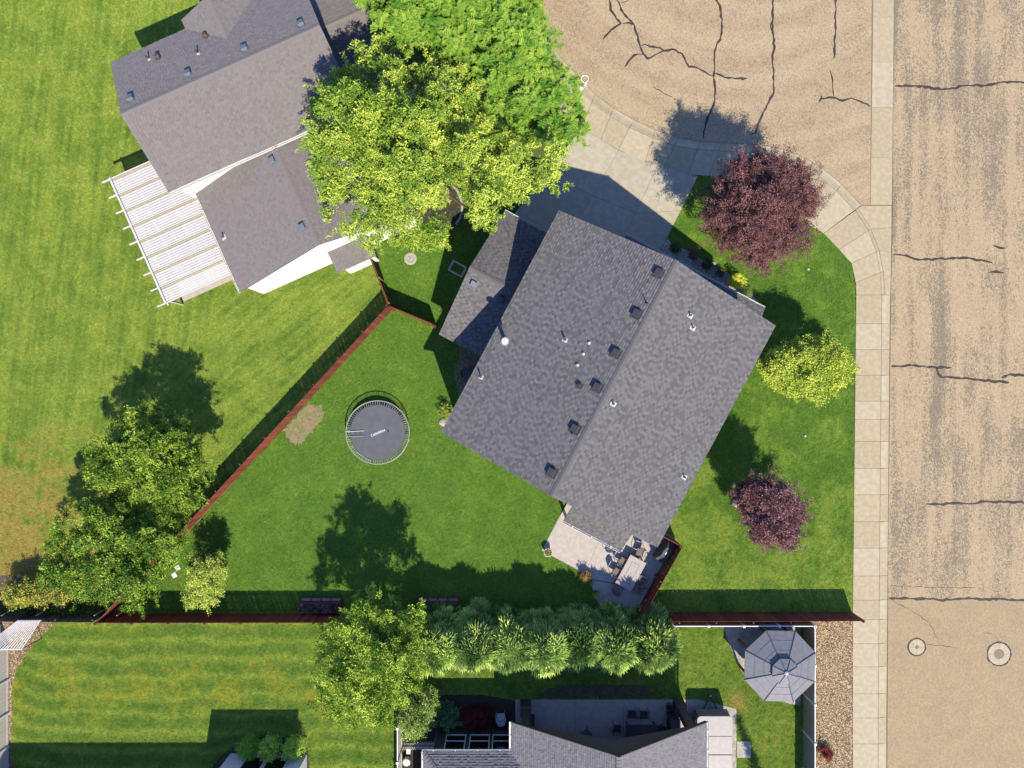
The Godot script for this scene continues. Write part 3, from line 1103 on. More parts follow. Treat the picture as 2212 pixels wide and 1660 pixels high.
func streets() -> void:
	var cul := outer.duplicate()
	cul += [[1880, 443], [1886, -320], [1130, -320]]
	var side := street_sheet("side_street", cul, "cul", 760, 760)
	var main := street_sheet("street", [[1934, -320], [2620, -320], [2620, 1980], [1915, 1980], [1917, 1660], [1919, 1180], [1923, 830], [1925, 640], [1928, 500], [1930, 280], [1932, 0]], "street", 700, 1800)
	var K := 2.999
	for c in [[[490, 0], [500, 60], [540, 120], [570, 155], [520, 180], [450, 255]],
		[[540, 0], [570, 60], [600, 110], [650, 155]], [[575, 150], [612, 150], [650, 157], [665, 200], [680, 260], [690, 300], [712, 350], [735, 380], [790, 360], [845, 325]],
		[[695, 295], [720, 290], [750, 300], [800, 305], [845, 325], [900, 322], [960, 345], [990, 400], [1010, 430], [1060, 440], [1110, 465], [1140, 490], [1170, 492]],
		[[712, 352], [650, 355], [620, 390], [590, 435]],
		[[1185, -200], [1185, 0], [1215, 60], [1220, 130], [1215, 260], [1185, 290], [1175, 340], [1170, 480], [1180, 600], [1165, 680], [1130, 760], [1105, 850], [1100, 900]],
		[[1175, 475], [1210, 485], [1240, 505], [1385, 508]],
		[[1560, -200], [1555, 0], [1548, 150], [1560, 300], [1550, 360], [1555, 500], [1555, 600], [1530, 660], [1480, 750], [1440, 860], [1410, 870]],
		[[1535, 150], [1548, 220]], [[1960, -100], [1960, 0], [1955, 200], [1947, 380]], [[1925, 455], [1940, 520], [1945, 625]],
		[[1845, 665], [1870, 640], [1940, 632], [2000, 655], [2060, 640], [2120, 660], [2182, 690]], [[570, 20], [620, 0]], [[1842, 622], [1868, 628], [1850, 655]], [[2155, 485], [2182, 468]], [[770, 560], [830, 595], [900, 628]]]:
		seal(side, c, 1152.4, K, 0.0, 0.13 if c.size() > 3 else 0.085)
	K = 2.0007
	for c in [[[412, 370], [500, 372], [570, 380], [640, 388], [720, 368], [800, 370], [880, 355], [1060, 358]],
		[[402, 1098], [460, 1105], [510, 1125], [600, 1120], [720, 1115], [830, 1135]], [[838, 1062], [855, 1072], [888, 1073]], [[818, 1175], [880, 1180]],
		[[394, 1585], [470, 1580], [560, 1588], [655, 1590]], [[590, 1590], [605, 1630], [700, 1635], [800, 1645], [905, 1655]], [[870, 1632], [900, 1620], [1060, 1630]],
		[[545, 2182], [600, 2182], [650, 2175], [720, 2180], [800, 2170], [880, 2170], [1060, 2172]],
		[[384, 2585], [460, 2588], [560, 2590], [620, 2595], [700, 2588], [820, 2592], [1060, 2594]]]:
		seal(main, c, 1728.6, K, 0.0, 0.15)
	for c in [[[386, 2532], [500, 2538], [620, 2542], [760, 2540]], [[545, 2785], [600, 2790], [675, 2802]], [[795, 2735], [830, 2738], [858, 2770]], [[390, 2590], [480, 2640], [560, 2690], [590, 2760]]]:
		seal(main, c, 1728.6, K, 0.0, 0.03)
	manhole("round concrete utility collar nearer the sidewalk", site(1981, 1398.5), 0.53, 0.11, true)
	manhole("larger round manhole collar farther out in the street", site(2158.5, 1413.5), 0.74, 0.32, false)

func manhole(label: String, at: Vector3, r: float, lid: float, small: bool) -> void:
	var t := thing("manhole", label, "manhole", at)
	var a := Mb.new()
	var rim := []
	for i in 40:
		rim.append(Vector2(cos(TAU * i / 40), sin(TAU * i / 40)) * (r + 0.1) * rnd(0.95, 1.05))
	a.prism(PackedVector2Array(rim), -0.02, 0.006)
	part("sealant_ring", a, M.tar, t)
	var b := Mb.new()
	b.lathe(Vector3.ZERO, [[r, -0.01], [r, 0.012], [r - 0.01, 0.014], [lid + 0.015, 0.014], [lid + 0.012, 0.0]], 40)
	part("collar", b, M.concrete_c, t)
	var g := Mb.new()
	g.boxa(Vector3((r + lid) * 0.5, 0.0145, 0), Vector3(r - lid, 0.003, 0.02))
	var gm := g.mesh()
	for i in 4:
		part("joint", gm, M.joint, t, Transform3D(Basis(Vector3.UP, TAU * i / 4), Vector3.ZERO))
	var l := Mb.new()
	l.lathe(Vector3.ZERO, [[lid, 0.0], [lid, 0.012], [lid - 0.02, 0.014], [lid * 0.5, 0.014], [lid * 0.45, 0.018], [0.0, 0.018]], 28)
	part("lid", l, M.rust, t)
	if small:
		var s := Mb.new()
		s.lathe(Vector3(-0.25, 0.014, -0.2), [[0.05, 0.0], [0.05, 0.006], [0.0, 0.008]], 12)
		part("plug", s, M.rust, t)

# ---------------------------------------------------------------- sidewalks, driveway
func along(line: Array, f: float) -> Vector2:
	var n := line.size() - 1
	var i := clampi(int(f), 0, n - 1)
	var t := f - i
	return Vector2(line[i][0], line[i][1]).lerp(Vector2(line[i + 1][0], line[i + 1][1]), t)

func slab(parent: Node, poly: PackedVector2Array, y: float, m: Material, gap := 0.009, called := "slab") -> void:
	# poly in metres; pulled in by the joint's half width, edges rounded over
	var ins := Geometry2D.offset_polygon(poly, -gap, Geometry2D.JOIN_MITER)
	if ins.is_empty():
		return
	var mb := Mb.new()
	mb.prism(ins[0], -0.08, y)
	part(called, mb, m, parent)

func g2(v: Vector2) -> Vector2:
	return plan(v.x, v.y)

func walks() -> void:
	var cm := [M.concrete, M.concrete_b, M.concrete_c]
	var under := Mb.new()
	var rim := []
	for q in outer: rim.append(q)
	rim += [[1885, 443], [1927, 443], [1927, 500], [1924, 640], [1921, 830], [1917, 1180], [1915, 1660], [1913, 1980], [1841, 1980], [1841, 1330], [1843, 1180], [1846, 830], [1848, 700], [1847, 615], [1839, 570], [1811, 540]]
	var inv := inner.duplicate()
	inv.reverse()
	rim += inv
	under.prism(plans(rim), -0.3, 0.003)
	var walk := struct("sidewalk", under, M.joint)
	# curved run: each bay has a walk slab and a rolled kerb piece
	var n := outer.size() - 1
	for i in n:
		var o0 := along(outer, i); var o1 := along(outer, i + 1)
		var i0 := along(inner, i); var i1 := along(inner, i + 1)
		var k0 := o0 + (i0 - o0).normalized() * 21.0
		var k1 := o1 + (i1 - o1).normalized() * 21.0
		slab(walk, PackedVector2Array([g2(k0), g2(k1), g2(i1), g2(i0)]), WALK_Y, cm[i % 3])
		kerb(walk, g2(o0), g2(o1), g2(k1), g2(k0), cm[(i + 1) % 3])
	# the wide corner where the curve swings into the straight run: walk slabs, kerb and a flat gutter pan
	var ka := [[1846, 456], [1874, 500], [1891, 545], [1900, 590], [1903, 638]]
	var ia := [[1778, 505], [1811, 540], [1838, 570], [1847, 612], [1848, 638]]
	var oa := []
	for i in 5:
		var k := Vector2(ka[i][0], ka[i][1])
		var v := k + (k - Vector2(ia[i][0], ia[i][1])).normalized() * 9.0
		oa.append([v.x, v.y])
	for i in 4:
		slab(walk, plans([ka[i], ka[i + 1], ia[i + 1], ia[i]]), WALK_Y, cm[(i + 1) % 3])
		kerb(walk, plan(oa[i][0], oa[i][1]), plan(oa[i + 1][0], oa[i + 1][1]), plan(ka[i + 1][0], ka[i + 1][1]), plan(ka[i][0], ka[i][1]), cm[i % 3])
	slab(walk, plans([[1862, 445], [1881, 445], [1926, 445], [1926, 492], oa[1], oa[0]]), 0.02, M.concrete, 0.009, "gutter_pan")
	slab(walk, plans([oa[1], [1926, 492], [1925, 546], oa[2]]), 0.02, M.concrete_b, 0.009, "gutter_pan")
	slab(walk, plans([oa[2], [1925, 546], [1924, 638], oa[4], oa[3]]), 0.02, M.concrete, 0.009, "gutter_pan")
	var ys := [638, 700, 756, 811, 867, 906, 954, 1012, 1069, 1127, 1184, 1244, 1296, 1338, 1390, 1440, 1498, 1550, 1606, 1662, 1720, 1780, 1840, 1900, 1980]
	for i in ys.size() - 1:
		var y0: float = ys[i]; var y1: float = ys[i + 1]
		var xi := func(y): return lerpf(1848.0, 1840.5, clampf((y - 640.0) / 700.0, 0, 1)) if y > 620 else lerpf(1839.0, 1848.0, clampf((y - 568.0) / 50.0, 0, 1))
		var xo := func(y): return lerpf(1925.0, 1916.5, clampf((y - 560.0) / 1000.0, 0, 1))
		var xk := func(y): return xo.call(y) - 21.0
		slab(walk, PackedVector2Array([plan(xi.call(y0), y0), plan(xk.call(y0), y0), plan(xk.call(y1), y1), plan(xi.call(y1), y1)]), WALK_Y, cm[(i * 7 + 1) % 3] if i < 13 else M.concrete_c)
		kerb(walk, plan(xo.call(y0), y0), plan(xo.call(y1), y1), plan(xk.call(y1), y1), plan(xk.call(y0), y0), cm[(i + 2) % 3])
	var vg := Mb.new()
	vg.prism(plans([[1880, 443], [1928, 443], [1930, 280], [1934, -320], [1886, -320]]), -0.3, -0.005)
	var gut := struct("valley_gutter", vg, M.joint)
	var vy := [443, 341, 232, 134, 37, -60, -160, -320]
	for i in vy.size() - 1:
		var a: float = vy[i]; var b: float = vy[i + 1]
		var l := func(y): return lerpf(1880.5, 1886.5, (443.0 - y) / 443.0)
		var r := func(y): return lerpf(1927.0, 1931.5, (443.0 - y) / 443.0)
		slab(gut, PackedVector2Array([plan(l.call(a), a), plan(r.call(a), a), plan(r.call(b), b), plan(l.call(b), b)]), 0.012, cm[i % 3])
	# driveway slabs
	var dr := Mb.new()
	dr.prism(plans([[1100, 478], [1256, 277], [1297, 303], [1336, 325], [1392, 352], [1433, 365], [1507, 381], [1425, 545], [1330, 640], [1200, 560]]), -0.1, 0.105)
	var drive := struct("driveway", dr, M.joint)
	var t0 := [[1256, 278], [1336, 326], [1420, 361], [1507, 382]]
	var t1 := [[1180, 374], [1275, 425], [1373, 467], [1470, 455]]
	t1 = [[1182, 372], [1279, 424], [1372, 462], [1470, 456]]
	var t2 := [[1104, 472], [1222, 528], [1320, 560], [1426, 543]]
	for i in 3:
		slab(drive, plans([t0[i], t0[i + 1], t1[i + 1], t1[i]]), 0.125, [M.drive, M.drive_b, M.drive][i])
		slab(drive, plans([t1[i], t1[i + 1], t2[i + 1], t2[i]]), 0.125, [M.drive_b, M.drive, M.drive_b][i])
	slab(drive, plans([[1104, 472], [1222, 528], [1320, 560], [1426, 543], [1330, 640], [1200, 560]]), 0.125, M.drive)

func kerb(parent: Node, o0: Vector2, o1: Vector2, k1: Vector2, k0: Vector2, m: Material) -> void:
	var d := (o1 - o0).normalized() * 0.013
	var a := [o0 + d, k0 + d]
	var b := [o1 - d, k1 - d]
	var prof := [[0.075, 0.012], [0.35, 0.008], [0.62, 0.045], [0.85, 0.105], [0.985, 0.12]]
	var mb := Mb.new()
	for i in prof.size() - 1:
		var p: Vector2 = a[0].lerp(a[1], prof[i][0]); var q: Vector2 = b[0].lerp(b[1], prof[i][0])
		var p2: Vector2 = a[0].lerp(a[1], prof[i + 1][0]); var q2: Vector2 = b[0].lerp(b[1], prof[i + 1][0])
		var A := Vector3(p.x, prof[i][1], p.y); var B := Vector3(q.x, prof[i][1], q.y)
		var C := Vector3(q2.x, prof[i + 1][1], q2.y); var D := Vector3(p2.x, prof[i + 1][1], p2.y)
		if (B - A).cross(C - A).y > 0:
			mb.quad(A, B, C, D)
		else:
			mb.quad(A, D, C, B)
	part("kerb", mb, m, parent)

# ---------------------------------------------------------------- houses
func loc(o: Node3D, x: float, y: float, h: float) -> Vector3:
	return o.transform.affine_inverse() * site(x, y, h)

func on_roof(o: Node3D, x: float, y: float, f: Callable) -> Vector3:
	var h := 5.0
	for i in 6:
		h = f.call(loc(o, x, y, h))
	return loc(o, x, y, h)

func gable(parent: Node, x0: float, x1: float, z0: float, z1: float, eave: float, ridge: float, axis: String, tones: Array, key: String, singles := 0) -> Array:
	var cx := (x0 + x1) * 0.5
	var cz := (z0 + z1) * 0.5
	var out := []
	if axis == "z":
		out.append(slope(parent, Vector3(x1, eave, z1), Vector3(x1, eave, z0), Vector3(cx, ridge, z0), Vector3(cx, ridge, z1), tones, key, singles))
		out.append(slope(parent, Vector3(x0, eave, z0), Vector3(x0, eave, z1), Vector3(cx, ridge, z1), Vector3(cx, ridge, z0), tones, key, 0))
		ridge_cap(parent, Vector3(cx, ridge, z0), Vector3(cx, ridge, z1), Vector3.RIGHT, key)
	else:
		out.append(slope(parent, Vector3(x0, eave, z1), Vector3(x1, eave, z1), Vector3(x1, ridge, cz), Vector3(x0, ridge, cz), tones, key, singles))
		out.append(slope(parent, Vector3(x1, eave, z0), Vector3(x0, eave, z0), Vector3(x0, ridge, cz), Vector3(x1, ridge, cz), tones, key, 0))
		ridge_cap(parent, Vector3(x0, ridge, cz), Vector3(x1, ridge, cz), Vector3.BACK, key)
	return out

func room(parent: Node, x0: float, x1: float, z0: float, z1: float, h: float, peak: float, axis: String, m: Material) -> void:
	# four walls; the two under the gable ends rise to the ridge
	var a := Vector3(x0, 0, z0); var b := Vector3(x1, 0, z0); var c := Vector3(x1, 0, z1); var d := Vector3(x0, 0, z1)
	wall(parent, b, a, h, m, peak if axis == "z" else 0.0)
	wall(parent, d, c, h, m, peak if axis == "z" else 0.0)
	wall(parent, c, b, h, m, peak if axis == "x" else 0.0)
	wall(parent, a, d, h, m, peak if axis == "x" else 0.0)

func main_house() -> void:
	var tones := [Color(0.064, 0.063, 0.065), Color(0.060, 0.059, 0.061), Color(0.075, 0.074, 0.076), Color(0.085, 0.084, 0.086), Color(0.052, 0.051, 0.053)]
	roof_materials("slate", tones, lin(0.05, 0.05, 0.055))
	var o := thing("grey_house", "big two storey house with dark grey shingled gable roof beside the driveway", "house", Vector3(5.60, LAWN_Y, -0.30), -0.489)
	var X := 7.135; var Z := 7.315; var E := 6.25; var R := 8.6
	gable(o, -X, X, -Z, Z, E, R, "z", tones, "slate", 300)
	room(o, -X + 0.45, X - 0.45, -Z + 0.4, Z - 0.4, E - 0.02, (R - E) * (X - 0.45) / X, "z", M.siding_grey)
	for s in [-1.0, 1.0]:
		var f := Mb.new()
		f.boxa(Vector3(s * (X - 0.01), E - 0.16, 0), Vector3(0.03, 0.2, Z * 2.0))
		part("fascia", f, M.siding_grey, o)
	# garage wing
	var n := loc(o, 1095, 459.5, 3.0); var s := loc(o, 942.5, 719.4, 3.0)
	var wx := (n.x + s.x) * 0.5
	gable(o, wx, -X + 0.7, n.z, s.z, 2.9, 4.95, "x", tones, "slate", 0)
	room(o, wx + 0.35, -X + 0.45, n.z + 0.45, s.z - 0.45, 2.85, 2.05 * ((s.z - n.z) * 0.5 - 0.45) / ((s.z - n.z) * 0.5), "x", M.siding_grey)
	gutter(o, Vector3(wx, 2.86, n.z), Vector3(-X + 0.6, 2.86, n.z), Vector3(0, 0, -1), M.white_paint)
	# garage door
	var gd := Mb.new()
	for k in 4:
		gd.boxa(Vector3(wx + 2.1, 0.3 + k * 0.55, n.z + 0.36), Vector3(2.9, 0.53, 0.04))
	part("garage_door", gd, M.white_paint, o)
	# front pent roof
	var p0 := loc(o, 1352, 509, 2.9); var p1 := loc(o, 1652, 666, 2.9)
	var pz := (p0.z + p1.z) * 0.5
	slope(o, Vector3(p1.x, 2.85, pz), Vector3(p0.x, 2.85, pz), Vector3(p0.x, 3.75, -Z + 0.35), Vector3(p1.x, 3.75, -Z + 0.35), tones, "slate", 0)
	gutter(o, Vector3(p0.x, 2.82, pz), Vector3(p1.x, 2.82, pz), Vector3(0, 0, -1), M.white_paint)
	for x in [p1.x - 0.2, (p0.x + p1.x) * 0.5]:
		var c := Mb.new()
		c.boxa(Vector3(x, 1.35, pz + 0.2), Vector3(0.16, 2.7, 0.16))
		part("porch_post", c, M.white_paint, o)
	# rear pent roof over the patio
	var q0 := loc(o, 1217, 1126, 2.8); var q1 := loc(o, 1341, 1191, 2.8)
	var qz := (q0.z + q1.z) * 0.5
	slope(o, Vector3(q0.x, 2.75, qz), Vector3(q1.x, 2.75, qz), Vector3(q1.x, 3.5, Z - 0.35), Vector3(q0.x, 3.5, Z - 0.35), tones, "slate", 0)
	gutter(o, Vector3(q0.x, 2.72, qz), Vector3(q1.x, 2.72, qz), Vector3(0, 0, 1), M.white_paint)
	for x in [q0.x + 0.15, q1.x - 0.15]:
		var c := Mb.new()
		c.boxa(Vector3(x, 1.3, qz - 0.2), Vector3(0.14, 2.6, 0.14))
		part("porch_post", c, M.white_paint, o)
	window(o, Vector3(q1.x + 0.9, 1.2, Z - 0.3), Vector3.RIGHT, Vector3.BACK, 1.9, 2.1, M.white_paint, 0.0)
	window(o, Vector3(-2.0, 4.6, Z - 0.3), Vector3.RIGHT, Vector3.BACK, 1.4, 1.2, M.white_paint, 0.5)
	window(o, Vector3(2.6, 4.6, Z - 0.3), Vector3.RIGHT, Vector3.BACK, 1.4, 1.2, M.white_paint, 0.5)
	window(o, Vector3(X - 0.35, 1.7, 2.0), Vector3.FORWARD, Vector3.RIGHT, 1.4, 1.3, M.white_paint, 0.5)
	window(o, Vector3(X - 0.35, 4.6, -2.0), Vector3.FORWARD, Vector3.RIGHT, 1.4, 1.2, M.white_paint, 0.5)
	# roof fittings
	var roof := func(p: Vector3) -> float: return R - absf(p.x) / X * (R - E) + LAWN_Y
	var down := (R - E) / X
	var nw := Vector3(-down, 1, 0).normalized()
	var ne := Vector3(down, 1, 0).normalized()
	var c4 := func(cx: float, cy: float) -> Vector3: return on_roof(o, (1200.0 + cx / 1.843) / 1.3884, (600.0 + cy / 1.843) / 1.3884, roof)
	for v in [[1430, 405], [1308, 630], [1193, 847], [1090, 1035], [967, 1265], [838, 1505]]:
		box_vent(o, c4.call(v[0], v[1]), nw, Vector3.BACK, M.vent_dark, 0.4)
	box_vent(o, c4.call(993, 1028), nw, Vector3.BACK, M.vent_dark, 0.22)
	for v in [[912, 775], [447, 980]]:
		pipe_vent(o, c4.call(v[0], v[1]), nw, Vector3.BACK, 0.5, 0.055, "pipe", "flashing", 0.24)
	pipe_vent(o, c4.call(950, 1292), nw, Vector3.BACK, 0.4, 0.03, "pipe", "slate_tone4", 0.1)
	pipe_vent(o, c4.call(1362, 572), nw, Vector3.BACK, 0.5, 0.03, "pipe", "slate_tone4", 0.12)
	for v in [[1044, 792], [1012, 852], [980, 914]]:
		pipe_vent(o, c4.call(v[0], v[1]), nw, Vector3.BACK, 0.12, 0.05, "flashing", "flashing", 0.16)
	for v in [[1602, 640], [1617, 707], [1177, 1128], [1570, 1532]]:
		pipe_vent(o, c4.call(v[0], v[1]), ne, Vector3.BACK, 0.34, 0.055, "pipe", "flashing", 0.26)
	# metal flue with a cap at the west eave
	var fl: Vector3 = c4.call(580, 785)
	var fm := Mb.new()
	fm.tube(fl - Vector3(0, 0.1, 0), fl + Vector3(0, 1.05, 0), 0.11, 0.11, 16)
	fm.lathe(fl + Vector3(0, 0.02, 0), [[0.28, -0.05], [0.2, 0.1], [0.12, 0.22]], 16)
	var flue := part("flue", fm, M.galv, o)
	var fc := Mb.new()
	fc.lathe(fl + Vector3(0, 1.05, 0), [[0.12, -0.02], [0.2, 0.04], [0.21, 0.16], [0.16, 0.22], [0.0, 0.26]], 20)
	part("flue_cap", fc, M.flashing, flue)
	# wing vents
	var wz := (n.z + s.z) * 0.5
	var hz := (s.z - n.z) * 0.5
	var wroof := func(p: Vector3) -> float: return 4.95 - absf(p.z - wz) / hz * 2.05 + LAWN_Y
	for v in [[410, 460], [560, 545]]:
		var p: Vector3 = on_roof(o, (1200.0 + v[0] / 1.843) / 1.3884, (600.0 + v[1] / 1.843) / 1.3884, wroof)
		box_vent(o, p, Vector3(0, 1, 2.05 / hz).normalized(), Vector3.RIGHT, M.vent_dark if v[0] > 500 else M.vent_blue, 0.34)

func brown_house() -> void:
	var tones := [Color(0.098, 0.091, 0.090), Color(0.094, 0.087, 0.086), Color(0.104, 0.097, 0.095), Color(0.101, 0.094, 0.091), Color(0.089, 0.082, 0.081)]
	roof_materials("taupe", tones, lin(0.08, 0.07, 0.065))
	var o := thing("brown_roof_house", "white walled house with taupe shingled roofs beside the big maple", "house", Vector3(-16.5, LAWN_Y, -17.77), 0.4203)
	var X := 6.175; var Z := 4.23; var E := 5.4; var R := 7.36
	gable(o, -X, X, -Z, Z, E, R, "x", tones, "taupe", 300)
	room(o, -X + 0.35, X - 0.35, -Z + 0.45, Z - 0.45, E, (R - E) * (Z - 0.45) / Z, "x", M.siding_white)
	gutter(o, Vector3(-X, E - 0.03, Z), Vector3(X, E - 0.03, Z), Vector3(0, 0, 1), M.white_paint)
	# south wing
	var a := loc(o, 425.5, 418, 3.0); var b := loc(o, 516.7, 632.2, 3.0)
	var x0 := (a.x + b.x) * 0.5
	var pk := loc(o, 687.5, 524.3, 5.1)
	var half := pk.x - x0
	gable(o, x0, x0 + half * 2.0, Z - 1.2, b.z, 2.95, 5.3, "z", tones, "taupe", 0)
	room(o, x0 + 0.5, x0 + half * 2.0 - 0.5, Z - 0.4, b.z - 0.14, 2.9, 2.35 * (half - 0.5) / half, "z", M.siding_white)
	gutter(o, Vector3(x0, 2.9, b.z), Vector3(x0, 2.9, Z + 0.1), Vector3(-1, 0, 0), M.white_paint)
	# entry roof against the south gable
	var e0 := loc(o, 722, 548, 2.5)
	var ent := Mb.new()
	slope(o, Vector3(e0.x - 0.3, 2.45, e0.z + 1.25), Vector3(e0.x + 2.4, 2.45, e0.z + 1.25), Vector3(e0.x + 2.4, 2.9, e0.z - 0.3), Vector3(e0.x - 0.3, 2.9, e0.z - 0.3), tones, "taupe", 0)
	wall(o, Vector3(e0.x + 0.1, 0, e0.z + 0.95), Vector3(e0.x + 2.2, 0, e0.z + 0.95), 2.4, M.siding_white)
	wall(o, Vector3(e0.x + 0.1, 0, e0.z - 0.4), Vector3(e0.x + 0.1, 0, e0.z + 0.95), 2.4, M.siding_white)
	# lower east roof and its wall
	gable(o, X - 0.3, X + 6.5, -Z - 2.2, Z - 0.6, 2.9, 4.7, "x", tones, "taupe", 0)
	room(o, X, X + 6.1, -Z - 1.8, Z - 1.0, 2.85, 1.6, "x", M.siding_white)
	# cross gable to the north
	var c := loc(o, 392, 43, 5.5)
	var rx := loc(o, 483.6, 81.7, 7.0).x
	gable(o, c.x, rx * 2.0 - c.x, c.z, -0.6, E, E + (rx - c.x) * 0.46, "z", tones, "taupe", 0)
	room(o, c.x + 0.4, rx * 2.0 - c.x - 0.4, c.z + 0.35, -Z + 0.5, E, (rx - c.x - 0.4) * 0.46, "z", M.siding_white)
	# fittings
	var roof := func(p: Vector3) -> float: return R - absf(p.z) / Z * (R - E) + LAWN_Y
	var nn := Vector3(0, 1, -(R - E) / Z).normalized()
	var c1 := func(cx: float, cy: float) -> Vector3: return on_roof(o, cx / 2.999, cy / 2.999, roof)
	for v in [[850, 645], [1222, 485], [1587, 322], [1952, 162]]:
		box_vent(o, c1.call(v[0], v[1]), nn, Vector3.RIGHT, M.vent_blue, 0.34)
	for v in [[1025, 374], [1335, 240]]:
		box_vent(o, c1.call(v[0], v[1]), nn, Vector3.RIGHT, M.vent_brown, 0.24)
	for v in [[967, 385], [1285, 348]]:
		pipe_vent(o, c1.call(v[0], v[1]), nn, Vector3.RIGHT, 0.45, 0.05, "vent_brown", "flashing", 0.2)
	pipe_vent(o, c1.call(1425, 42), nn, Vector3.RIGHT, 0.6, 0.06, "flashing", "flashing", 0.4)
	var w0: Vector3 = c1.call(1500, 30)
	var tm := Mb.new()
	tm.tube(w0 - Vector3(0, 0.1, 0), w0 + Vector3(0, 0.9, 0), 0.13, 0.13, 16)
	tm.lathe(w0 + Vector3(0, 0.9, 0), [[0.14, 0.0], [0.26, 0.06], [0.27, 0.24], [0.18, 0.32], [0.0, 0.36]], 20)
	part("flue", tm, M.flashing, o)
	var sp := Mb.new()
	sp.box(Transform3D(Basis(Vector3.RIGHT, nn, Vector3.RIGHT.cross(nn)), w0 + nn * 0.03), Vector3(1.1, 0.012, 0.9))
	part("flashing", sp, M.flashing, o)
	var sroof := func(p: Vector3) -> float: return 5.3 - absf(p.x - x0 - half) / half * 2.35 + LAWN_Y
	var nw := Vector3(-2.35 / half, 1, 0).normalized()
	for v in [[1770, 1040], [1965, 1470]]:
		box_vent(o, on_roof(o, v[0] / 2.999, v[1] / 2.999, sroof), nw, Vector3.BACK, M.vent_blue, 0.34)
	pipe_vent(o, on_roof(o, 1452.0 / 2.999, 1540.0 / 2.999, sroof), nw, Vector3.BACK, 0.4, 0.05, "vent_brown", "flashing", 0.26)
	patio_cover(o, x0)

func patio_cover(house: Node3D, x1: float) -> void:
	var t := thing("patio_cover", "white slatted patio cover on the lawn side of the taupe roofed house", "patio cover", house.position, house.rotation.y)
	var tl := loc(house, 220, 395.5, 2.5); var bl := loc(house, 340, 663, 2.5)
	var bx := (tl.x + bl.x) * 0.5 + 0.62
	var z0 := tl.z; var z1 := bl.z
	var n := 9
	var end := x1 + 0.45
	var rm := Mb.new()
	rm.soft(Transform3D(Basis(), Vector3.ZERO), Vector3(end - bx + 0.6, 0.16, 0.06), 0.012)
	var rmesh := rm.mesh()
	var sm := Mb.new()
	var bay := (z1 - z0) / (n - 1)
	sm.boxa(Vector3.ZERO, Vector3(end - bx - 0.06, 0.03, bay / 6.6 - 0.036))
	var smesh := sm.mesh()
	for i in n:
		var z := lerpf(z0, z1, float(i) / (n - 1))
		part("rafter", rmesh, M.aluminium, t, Transform3D(Basis(), Vector3((bx - 0.6 + end) * 0.5, 2.42, z)))
		if i < n - 1:
			for k in 6:
				var zz := z + bay * (k + 0.8) / 6.6
				part("slat", smesh, M.aluminium if k > 0 else M.cream, t, Transform3D(Basis(Vector3.RIGHT, rnd(-0.02, 0.02)), Vector3((bx + end) * 0.5 + 0.03, 2.44, zz)))
	var bm := Mb.new()
	bm.soft(Transform3D(Basis(), Vector3(bx, 2.27, (z0 + z1) * 0.5)), Vector3(0.1, 0.13, z1 - z0 + 0.3), 0.012)
	bm.boxa(Vector3(bx, 2.53, (z0 + z1) * 0.5), Vector3(0.12, 0.06, z1 - z0 + 0.1))
	part("beam", bm, M.aluminium, t)
	var lm := Mb.new()
	lm.boxa(Vector3(end - 0.03, 2.43, (z0 + z1) * 0.5), Vector3(0.06, 0.2, z1 - z0 + 0.1))
	part("ledger", lm, M.aluminium, t)
	for i in 4:
		var p := Mb.new()
		p.boxa(Vector3(bx, 1.1, lerpf(z0 + 0.2, z1 - 0.2, i / 3.0)), Vector3(0.11, 2.2, 0.11))
		part("post", p, M.aluminium, t)
	var sl := Mb.new()
	sl.boxa(Vector3((bx + end) * 0.5, 0.04, (z0 + z1) * 0.5 - 0.2), Vector3(end - bx - 0.3, 0.12, z1 - z0 - 0.3))
	var slab_ := struct("covered_patio", sl, M.patio)
	slab_.transform = t.transform

